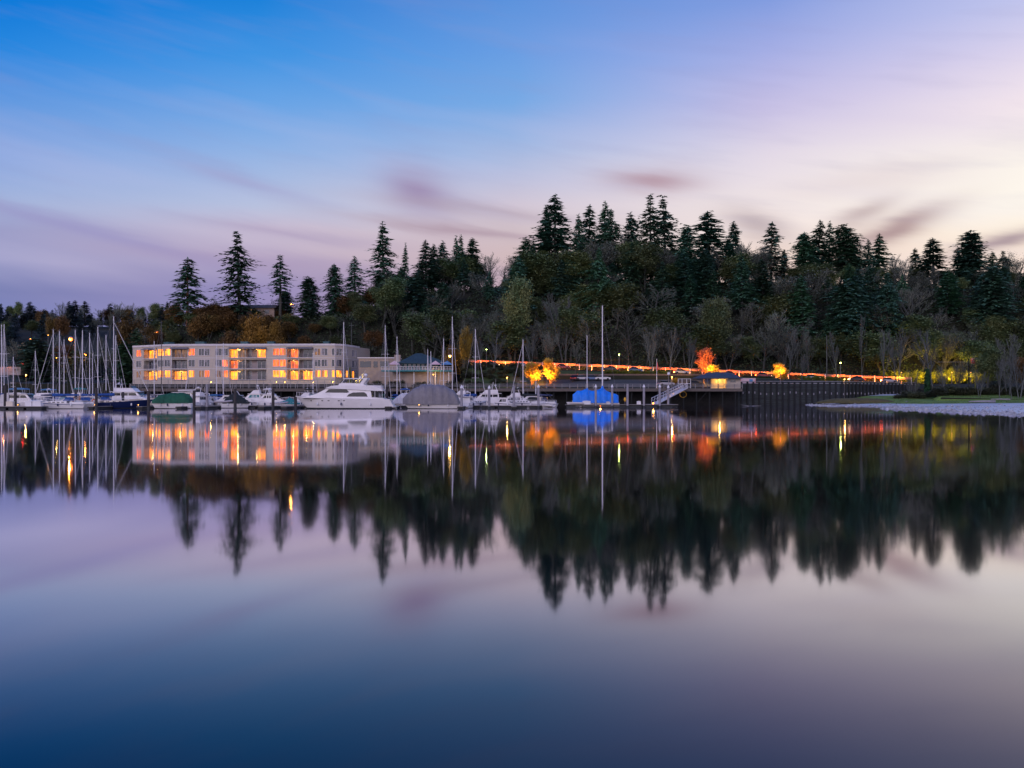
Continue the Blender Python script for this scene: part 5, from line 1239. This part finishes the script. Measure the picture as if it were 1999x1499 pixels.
for p_ in (607.6,632.5,645.6,666,675.8):
    x_,z_=px2(p_,781.2); s=(x_+L/2)/L; k=z_/(1.75+.55*s**1.7); b=MB()
    for sd in (-1,1):
        c=S(s)(k,sd); b.ball((c[0],c[1]+sd*-.02,c[2]),.24,.06,.09,n=10,m=6)
    b.build('porthole',K['glass'],t)
b=MB()
for sd in (-1,1): b.prism([px2(702,752),px2(710,752),px2(720,739),px2(713,739)],sd*1.72,y0=sd*1.58)
for sd in (-1,1): b.tube([(*px2(670,747)[:1],sd*1.6,px2(670,747)[1]),(px2(676,739)[0],sd*1.5,px2(676,739)[1])],.06,5)
b.build('radar_arch',K['white'],t)
b=MB(); b.prism([px2(673,739.2),px2(676,737.8),px2(719,737.2),px2(721,739.2)],1.7); b.build('hardtop',K['white'],t)
b=MB(); b.prism([px2(667,747.5),px2(673,740),px2(674,740),px2(669,747.5)],1.62); b.build('bridge_screen',K['glass'],t)
b=MB(); c=px2(715,731); b.tube([(c[0],0,c[1]-.5),(c[0],0,c[1])],.06,5); b.ball((c[0],.0,c[1]),.3,.3,.26); b.ball((c[0]+1.0,.3,c[1]-.42),.22,.22,.16); b.tube([(c[0]+.5,-.5,c[1]-.6),(c[0]+.2,-.5,c[1]+.9)],.02,4); b.build('radar_dome',K['cap'],t,smooth=True)
b=MB(); b.prism([px2(729,758),px2(728,751.4),px2(747,752),px2(748,760)],1.5); b.build('boat_deck_box',K['white2'],t)
b=MB(); b.prism([px2(727,779),px2(727,774),px2(752,776.5),px2(756,779)],2.0); b.build('aft_bulwark',K['white'],t)
b=MB()
for p_ in (735,749):
    for sd in (-1.75,1.75): b.tube([(px2(p_,776)[0],sd,px2(p_,776)[1]),(px2(p_,762)[0],sd,px2(p_,762)[1])],.06,5)
b.build('aft_post',K['white2'],t)
b=MB(); b.prism([px2(731,777),px2(731,763.5),px2(742,764),px2(742,777)],1.5); b.build('aft_bulkhead',K['glass'],t)
b=MB(); b.prism([(-L/2+.3,.3),(-L/2-1.3,.3),(-L/2-1.3,.42),(-L/2+.3,.42)],2.0); b.build('swim_platform',K['deck'],t)
rails(t,S,.62,.985,.75,n=13)
# --- covered boats
coverboat(842,181,10.4,'boat wholly wrapped in a grey winter cover, beside the big yacht',math.pi,'wrap',[(-5.3,1.0),(-4.9,2.2),(-4.1,3.3),(-2.2,4.3),(1.6,4.45),(3.3,3.6),(4.6,2.5),(5.2,1.9)],peak=False,zlow=.75,B=3.8,rough=.12,seed=3)
t=coverboat(1162,205,9.6,'sailboat under a bright blue tarpaulin on the outer float',math.pi,'tarp',[(-4.7,2.5),(-4.2,2.7),(-2.6,3.2),(-1.5,4.1),(-.6,3.6),(.9,3.35),(1.8,3.8),(2.5,3.5),(3.8,3.35),(4.65,2.6)],zlow=.9,B=3.3,rough=.12,seed=5,name='tarped_sailboat')
for x_,top_,r_,sp in ((-(1176-1162)*205/F,597,.13,(.7,)),((1162-1146)*205/F,655,.085,(.38,))):
    h=Z(top_,205); mast(t,x_,3.2,h,r_,'alu',sp,None,None,(-4.6,1.2) if top_==597 else None,1.1)
    b=MB(); b.tube([(x_,0,3.0),(x_,0,4.4 if top_==597 else 3.9)],[.45,.16],8); b.build('mast_boot',K['tarp'],t)
coverboat(335,182,7.6,'boat under a dark green canvas cover between the beige trawler and the pilings',math.pi,'green',[(-3.7,1.9),(-3.3,2.5),(-2.2,2.9),(0,2.85),(2.2,2.5),(3.6,1.5)],zlow=1.0,B=2.9,rough=.04,seed=7)
coverboat(462,190,5.2,'boat with a black canvas cover before the curtained cruiser',0,'black',[(-2.5,1.2),(-2.0,1.9),(-1.0,2.7),(.2,2.75),(1.4,1.9),(2.5,1.2)],zlow=.9,B=2.3,seed=9)
coverboat(785,196,4.4,'small boat under a white cover between the yacht and the grey wrapped boat',math.pi,'white2',[(-2.1,1.8),(-1.6,2.7),(0,2.9),(1.0,2.2),(2.1,1.2)],zlow=.8,B=2.2,seed=11)
coverboat(767,200,4.2,'small boat under a green cover just astern of the big yacht',math.pi,'green',[(-2.0,1.2),(-1.2,1.7),(0,2.0),(1.2,1.6),(2.0,1.1)],zlow=.8,B=2.0,seed=12)
coverboat(567,192,3.9,'small runabout with a teal cover under the bow of the big yacht',0,'teal',[(-1.9,1.2),(-.8,1.5),(-.2,2.1),(.5,1.7),(1.9,1.0)],zlow=.75,B=1.9,seed=13)
# --- motor cruisers
cruiser(46,184,8.2,'white cruiser with a long pale canvas top, outermost in the near row',0,canopy='white2',fly=False,arch=False,top='white',hcab=1.7,fs=.95)
cruiser(22,205,9.2,'cruiser with a teal-blue bridge canopy behind the pale topped one',math.pi,canopy='skyblue',fly=True,arch=False,stripe='stripe')
cruiser(78,222,9,'white flybridge cruiser with a tall arch behind the blue-striped sloop',math.pi,fly=True,arch=True,canopy=None)
cruiser(110,226,8.5,'cruiser with a rounded pale blue canopy behind the thick of the masts',0.2,fly=True,arch=False,canopy='skyblue',stripe='stripe')
cruiser(262,196,12.5,'beige and white trawler yacht with a dark windowed wheelhouse and high bow',0.0,hull='cream',top='white',fs=1.5,hcab=1.6,fly=True,arch=True,fore=.2,pole=2.6,name='trawler_yacht')
cruiser(350,200,9.5,'white pilothouse boat with a leaning mast behind the green covered boat',math.pi,hull='white',fs=1.1,hcab=1.9,fly=False,arch=False,pole=3.4,fore=.25,name='pilothouse_boat')
dinghy(365,199,3.2,'small white tender with a dark green cover on the roof of the pilothouse boat',0,z=3.15,m='white',inflatable=False)
cruiser(394,196,6.2,'small white cruiser with portholes behind the tall grey pile',1.25,fs=1.1,hcab=1.2,fly=True,arch=True)
cruiser(408,205,6.5,'small white cruiser seen from its stern beside the tall grey pile',1.45,fs=.9,hcab=1.1,fly=False,arch=True)
cruiser(447,205,7.5,'white cruiser with a raked screen behind the black covered boat',math.pi-.2,fs=1.0,hcab=1.4,fly=False,arch=True)
cruiser(492,200,6.4,'white cruiser with pale green curtains in its cabin windows',math.pi,fs=1.1,hcab=1.6,win='teal',fly=True,arch=True,stripe='navy')
cruiser(517,194,5.4,'short white cruiser with a leaning radar mast beside the dark pile',math.pi,fs=1.1,hcab=1.5,fly=False,arch=True,pole=1.6)
cruiser(950,205,8.6,'white trawler yacht with a stepped flybridge and a small mast among the eastern sloops',math.pi,fs=1.3,hcab=1.5,fly=True,arch=True,pole=2.4,fore=.3,name='trawler_yacht')
cruiser(975,193,5.0,'little white workboat with a navy hull stripe in front of the stepped trawler',math.pi,fs=.9,hcab=1.0,fly=False,arch=False,stripe='navy')
cruiser(893,215,6.5,'white cruiser with a flybridge half hidden behind the grey wrapped boat',math.pi,fs=1.2,hcab=1.5,fly=True,arch=True)
for (px,D,L,rz,lb,kw) in [(805,214,6.5,.3,'white cruiser with a blue bimini, its cabin showing over the grey wrapped boat',dict(canopy='blue')),(915,190,5.6,1.35,'small white sport boat seen from its stern beside the first grey pile',dict(fly=False)),
 (998,204,7,math.pi,'white cruiser with a black bimini behind the tan-coloured pilings',dict(canopy='black')),(1033,200,6,math.pi-.3,'low white cruiser with a pale canvas enclosure near the end of the main row',dict(fly=False,arch=False,canopy='cream')),(730,226,7,0.1,'cruiser with a green bimini just showing behind the stern of the big yacht',dict(canopy='green')),
 (640,228,7,math.pi,'flybridge cruiser mostly hidden behind the bow rail of the big yacht',{}),(590,224,6.5,math.pi,'small cruiser with a black bimini behind the white-hulled runabout',dict(canopy='black')),(538,212,6.5,0,'white cruiser with stacked deck rails beside the dark pile before the building',dict(canopy='white2')),
 (180,200,7.5,.1,'white cruiser with a red-brown canopy among the masts of the west pier',dict(fly=False,arch=False,canopy='rusty')),(240,220,8,math.pi,'flybridge cruiser behind the wheelhouse of the beige trawler',dict(canopy='skyblue')),(140,200,7,math.pi+.15,'cruiser with a teal canopy between the blue-striped sloop and the west pier',dict(canopy='teal')),(-30,190,8,0,'cruiser half out of the picture beyond the outermost pile',dict(canopy='blue'))]:
    kw.setdefault('fly',True); cruiser(px,D,L,lb,rz,**kw)
# --- sailboats: mast position and top
sailboat(104,180,10.0,644,'blue-striped white sloop with a blue sail cover, broadside in the near row',math.pi,mx=.12,cover='blue',spread=(.35,.65))
SB=[(161,186,9.6,645,2.2,'white','blue','white sloop showing its round white stern, right behind the blue-striped sloop'),
(3,190,11,634,1.9,'white','blue','outermost of two tall-masted sloops with thick bright masts'),(8,196,11,633,1.8,'white','skyblue','inner of the two tall-masted sloops with thick bright masts'),
(26,222,8,697,1.2,'white','blue','small sloop with a short mast by the outermost boats'),(69,226,8,685,1.5,'white','teal','sloop with a lone short mast before the broad dark evergreen'),
(116,210,10,646,1.1,'white','navy','sloop whose mast stands second from the blue-striped sloop\'s'),(125,219,9,663,1.35,'white','blue','sloop with the shorter mast under the left arm of the orange lamp'),
(147,208,10.5,644,1.15,'white','teal','sloop whose mast is nearest the big orange lamp'),(175,214,9.5,650,1.2,'white','blue','sloop with a mast just beyond the round-sterned sloop'),
(191,206,10.5,638,1.2,'navy','blue','dark hulled sloop with a tall mast and thick slanting forestay'),(207,215,9,654,1.1,'white','blue','sloop whose slim mast stands just before the tallest mast of the west pier'),
(226,214,9.5,655,1.2,'white2','black','sloop whose mast almost hides behind the tallest mast of the west pier'),
(301,222,8.5,666,1.2,'white','blue','sloop with a short bright mast before the west end of the white building'),
(423,226,8.5,672,1.3,'white','skyblue','sloop with a mast before the eastern dark windows of the white building'),(436,230,8.5,670,1.15,'white','blue','sloop with a slanting forestay just beside it, before the white building'),
(611,232,8.2,689,1.4,'white','teal','sloop whose short mast crosses the lit ground floor of the white building'),
(671,214,10.5,629,1.3,'white','blue','sloop behind the yacht with its tall mast at the east corner of the white building'),
(752,212,10,635,1.35,'white','green','sloop with a tall clean mast astern of the big yacht'),(775,224,9,657,1.4,'white','blue','sloop with a shorter mast in front of the chimney of the teal house'),
(835,226,7.5,682,1.5,'white','blue','little sloop with the outer of two short twin masts before the terrace lamp'),(841,230,7.5,686,1.4,'white','teal','little sloop with the inner of two short twin masts before the terrace lamp'),
(866,220,9,661,2.0,'white','blue','sloop with a forestay leaning outward behind the grey wrapped boat'),
(883,214,10.5,618,1.3,'white','navy','sloop with the tall mast beside the yellow lamp of the teal house'),
(928,194,9.5,643,1.0,'white','blue','sloop with a blue sail cover and a mast before the pale leafless trees'),
(1021,197,10.0,663,2.35,'white','black','white sloop with a forestay leaning outward, last tall mast of the main row')]
for (px,D,L,top,rz,h,cv,lb) in SB: sailboat(px,D,L,top,lb,rz,hull=h,cover=cv,mx=.08 if L<10 else .1)
sailboat(222,188,13.5,618,'large navy hulled ketch with the tallest mast of the west pier',0.05,hull='navy',cover='blue',mx=-.05,stripe=None,cabin='cream',two=(-4.6,690),fb=1.7)
sailboat(315,212,11,630,'dark sloop with an all black mast before the white building',1.35,hull='black',cover='black',mastm='darkspar',jib=False,stripe=None)
sailboat(1046,199,7.6,745,'low white sailboat hull with open stern rail and mast lowered, ending the main row',math.pi-.25,cover='navy',jib=False,name='sailboat')
# --- small craft
dinghy(436,184,3.2,'pale grey inflatable dinghy lifted on the stern of the black covered boat',.1,z=1.2)
dinghy(545,187,3.3,'grey and white inflatable dinghy standing on the dock by the bow of the big yacht',.3,z=.9)
dinghy(1122,200.5,3.4,'pale skiff pulled up on the outer float before the blue tarpaulin',math.pi,z=.62,m='white',inflatable=False)
dinghy(158,181,2.4,'small round white tender hung at the quarter of the blue-striped sloop',1.4,z=.6,m='white',inflatable=False)
dinghy(1068,190,2.6,'small white tender at the end of the main row of boats',2.6,z=.25,m='white',inflatable=False)
# ---------------------------------------------------------------- floats, pilings and dock gear
def dock(name,label,x0,x1,y0,y1,z=.5,m='dockwood'):
    t=thing(name,label,'dock',((x0+x1)/2,(y0+y1)/2,0)); b=MB(); b.box((x0+x1)/2,(y0+y1)/2,z-.06,x1-x0,y1-y0,.12); b.build('deck',K[m],t,world=True)
    b=MB(); b.box((x0+x1)/2,(y0+y1)/2,z-.2,x1-x0+.1,y1-y0+.1,.14); b.build('fender_beam',K['creo'],t,world=True)
    b=MB(); n=max(1,int((x1-x0)/3))
    if x1-x0>y1-y0:
        for i in range(n): q=x0+(x1-x0)*(i+.5)/n; b.box(q,(y0+y1)/2,.06,(x1-x0)/n-.5,(y1-y0)-.2,.42)
    else: b.box((x0+x1)/2,(y0+y1)/2,.06,x1-x0-.2,y1-y0-.4,.42)
    b.build('float',K['anti'],t,world=True); return t
dock('float_dock','low dark float in front of the pale topped cruiser',X(-120,176),X(88,176),175,177.2)
dock('float_dock','long walkway float behind the near row of boats',X(-150,191.5),X(1062,191.5),190.5,192.6)
dock('float_dock','long walkway float at the back of the marina before the boardwalk',X(-150,236),X(1050,236),235,237)
for i,px in enumerate((214,305,378,414,532,574,768,903,1003)):
    x=X(px,186); dock('finger_float','narrow finger float between the moored boats',x-.5,x+.5,177.5,190.4,.45)['group']='finger floats of the main row'
for i,px in enumerate((60,130,200,286,410,600,700,790,860,980)):
    x=X(px,222); dock('finger_float','narrow finger float behind the main row of boats',x-.5,x+.5,200,234.8,.45)['group']='finger floats of the back row'
dock('float_dock','outer float with the blue tarpaulin boat, reaching to the foot of the gangway',X(1103,202),X(1312,202),199.4,202,.62)
dock('landing_float','small landing float under the lower end of the gangway',X(1262,210),X(1312,210),202.2,213,.6)
PL=[(10,181,752,'pile',0),(30,177.6,757,'pile',0),(104,190,762,'pile',0),(188,177.6,757,'pile',0),(205,191,762,'pile',0),(290,178,763,'pile',0),(379,178,762,'pile',0),(404,177.5,750,'pilegrey',0),(459,178,759,'pile',0),(533,179,759,'pile',0),(577,180,775,'pile',0),
 (755,192,757,'pile',0),(901,178.5,751,'pilegrey',1),(955,184,752,'pilegrey',1),(1003,186,753,'pilegrey',0),(1051,190,750,'pilegrey',1),(1163,199,750,'pilegrey',1),(1195,199,750,'pilegrey',1),(1225,198.9,750,'pilegrey',0),(1257,199,750,'pilegrey',1),(1288,199,750,'pilegrey',1),(1304.5,200,751,'pilegrey',1),(148,190,760,'pile',0),(240,191,765,'pile',0)]
near=['by the outermost boats','through the pale topped cruiser\'s float','behind the blue-striped sloop','at the stern of the round-sterned sloop','behind the navy ketch','at the bow of the beige trawler','beside the green covered boat','with a light on top, beside the small white cruisers','at the black covered boat','beside the short cruiser with the leaning mast','short, at the bow of the big yacht',
 'at the stern of the big yacht','just past the grey wrapped boat','in front of the stepped trawler','at the tan tented sloop','at the end of the main row','in front of the blue tarpaulin\'s short mast','at the end of the blue tarpaulin','with a flat top, by the yellow buoy','fifth along the outer float','before the foot of the gangway','last, against the gangway truss','behind the round-sterned sloop','behind the beige trawler']
for (px,D,top,m,cap),w_ in zip(PL,near):
    x=X(px,D); h=Z(top,D); t=thing('mooring_pile',('dark tarred' if m=='pile' else 'grey steel')+(' white-capped' if cap else '')+' mooring pile '+w_,'piling',(x,D,-1.5))
    r=.26 if m=='pile' else .23; b=MB(); b.tube([(x,D,-1.5),(x,D,h-(.6 if cap else 0))],[r*1.04,r],10); b.build('shaft',K[m],t,world=True)
    b=MB(); b.tube([(x,D,-.05),(x,D,.4)],r+.02,10); b.build('weed_band',K['anti'],t,world=True)
    if cap: b=MB(); b.tube([(x,D,h-.62),(x,D,h-.5),(x,D,h)],[r+.04,r+.04,.03],10); b.build('cone_cap',K['cap'],t,world=True)
lampat('dock_lamp','amber lamp on the outer float in front of the blue tarpaulin',1172,791.5,200.2,'lampO',45,(1,.4,.08),.15,base=.62)
lampat('dock_lamp','amber lamp on the outer float by the foot of the gangway',1275,787,200.5,'lampO',50,(1,.4,.06),.16,base=.62)
for px,lb in ((185,'small warm light low on the float beside the west dark pile'),(270,'small warm light on the stern rail of the navy ketch'),(35,'small warm light on the float under the pale topped cruiser'),(760,'warm light on the float astern of the big yacht'),(818,'warm glow of a lamp on the float before the grey wrapped boat')):
    lampat('dock_lamp',lb,px,790 if px!=760 else 785,177.9 if px not in(760,818) else 176.5 if px==818 else 184,'lampY',4,YC,.08,base=.4)
def dockbox(px,D,z,sx,sz,m,label,cat='box',name='dock_box'):
    x=X(px,D); t=thing(name,label,cat,(x,D,z)); b=MB(); b.prism([(-sx/2,0),(-sx/2+.03,sz*.8),(sx/2-.03,sz*.8),(sx/2,0)],.35); b.build('bin',K[m],t); b=MB(); b.prism([(-sx/2-.03,sz*.8),(-sx/2,sz*.9),(0,sz),(sx/2,sz*.9),(sx/2+.03,sz*.8)],.38); b.build('lid',K[m],t); return t
dockbox(1145,200.6,.62,1.6,.75,'cap','white dock box beside the skiff on the outer float')
dockbox(1187,200.6,.62,.8,.6,'white2','small white bin near the lamp before the blue tarpaulin')
dockbox(1247,201,.62,.8,.7,'cap','small white bin between two white-capped piles on the outer float')
dockbox(57,176.1,.5,1.2,1.0,'cap','white dock box on the float under the pale topped cruiser, nearer the small lamp')
dockbox(73,176.1,.5,1.5,1.0,'cap','white dock box at the end of the float by the blue-striped sloop')
dockbox(20,176.1,.5,1.2,.9,'cream','cream dock box on the float by the outermost pile')
t=thing('life_ring_post','yellow life-ring cabinet on a post on the outer float','safety post',(X(1220,200.3),200.3,.62)); b=MB(); b.box(0,0,.5,.1,.1,1.0); b.build('post',K['rail'],t); b=MB(); b.ball((0,-.05,1.0),.24,.14,.45); b.build('cabinet',K['yellow'],t,smooth=True)
t=thing('life_ring','orange lifebuoy on the rail of the round-sterned sloop','lifebuoy',(X(183,183),183,1.35)); b=MB(); b.tube([(.3*math.cos(a),0,.3*math.sin(a)) for a in np.linspace(0,6.283,17)],.09,6,caps=False); b.build('ring',K['orange'],t)
print('objects',len(bpy.data.objects))
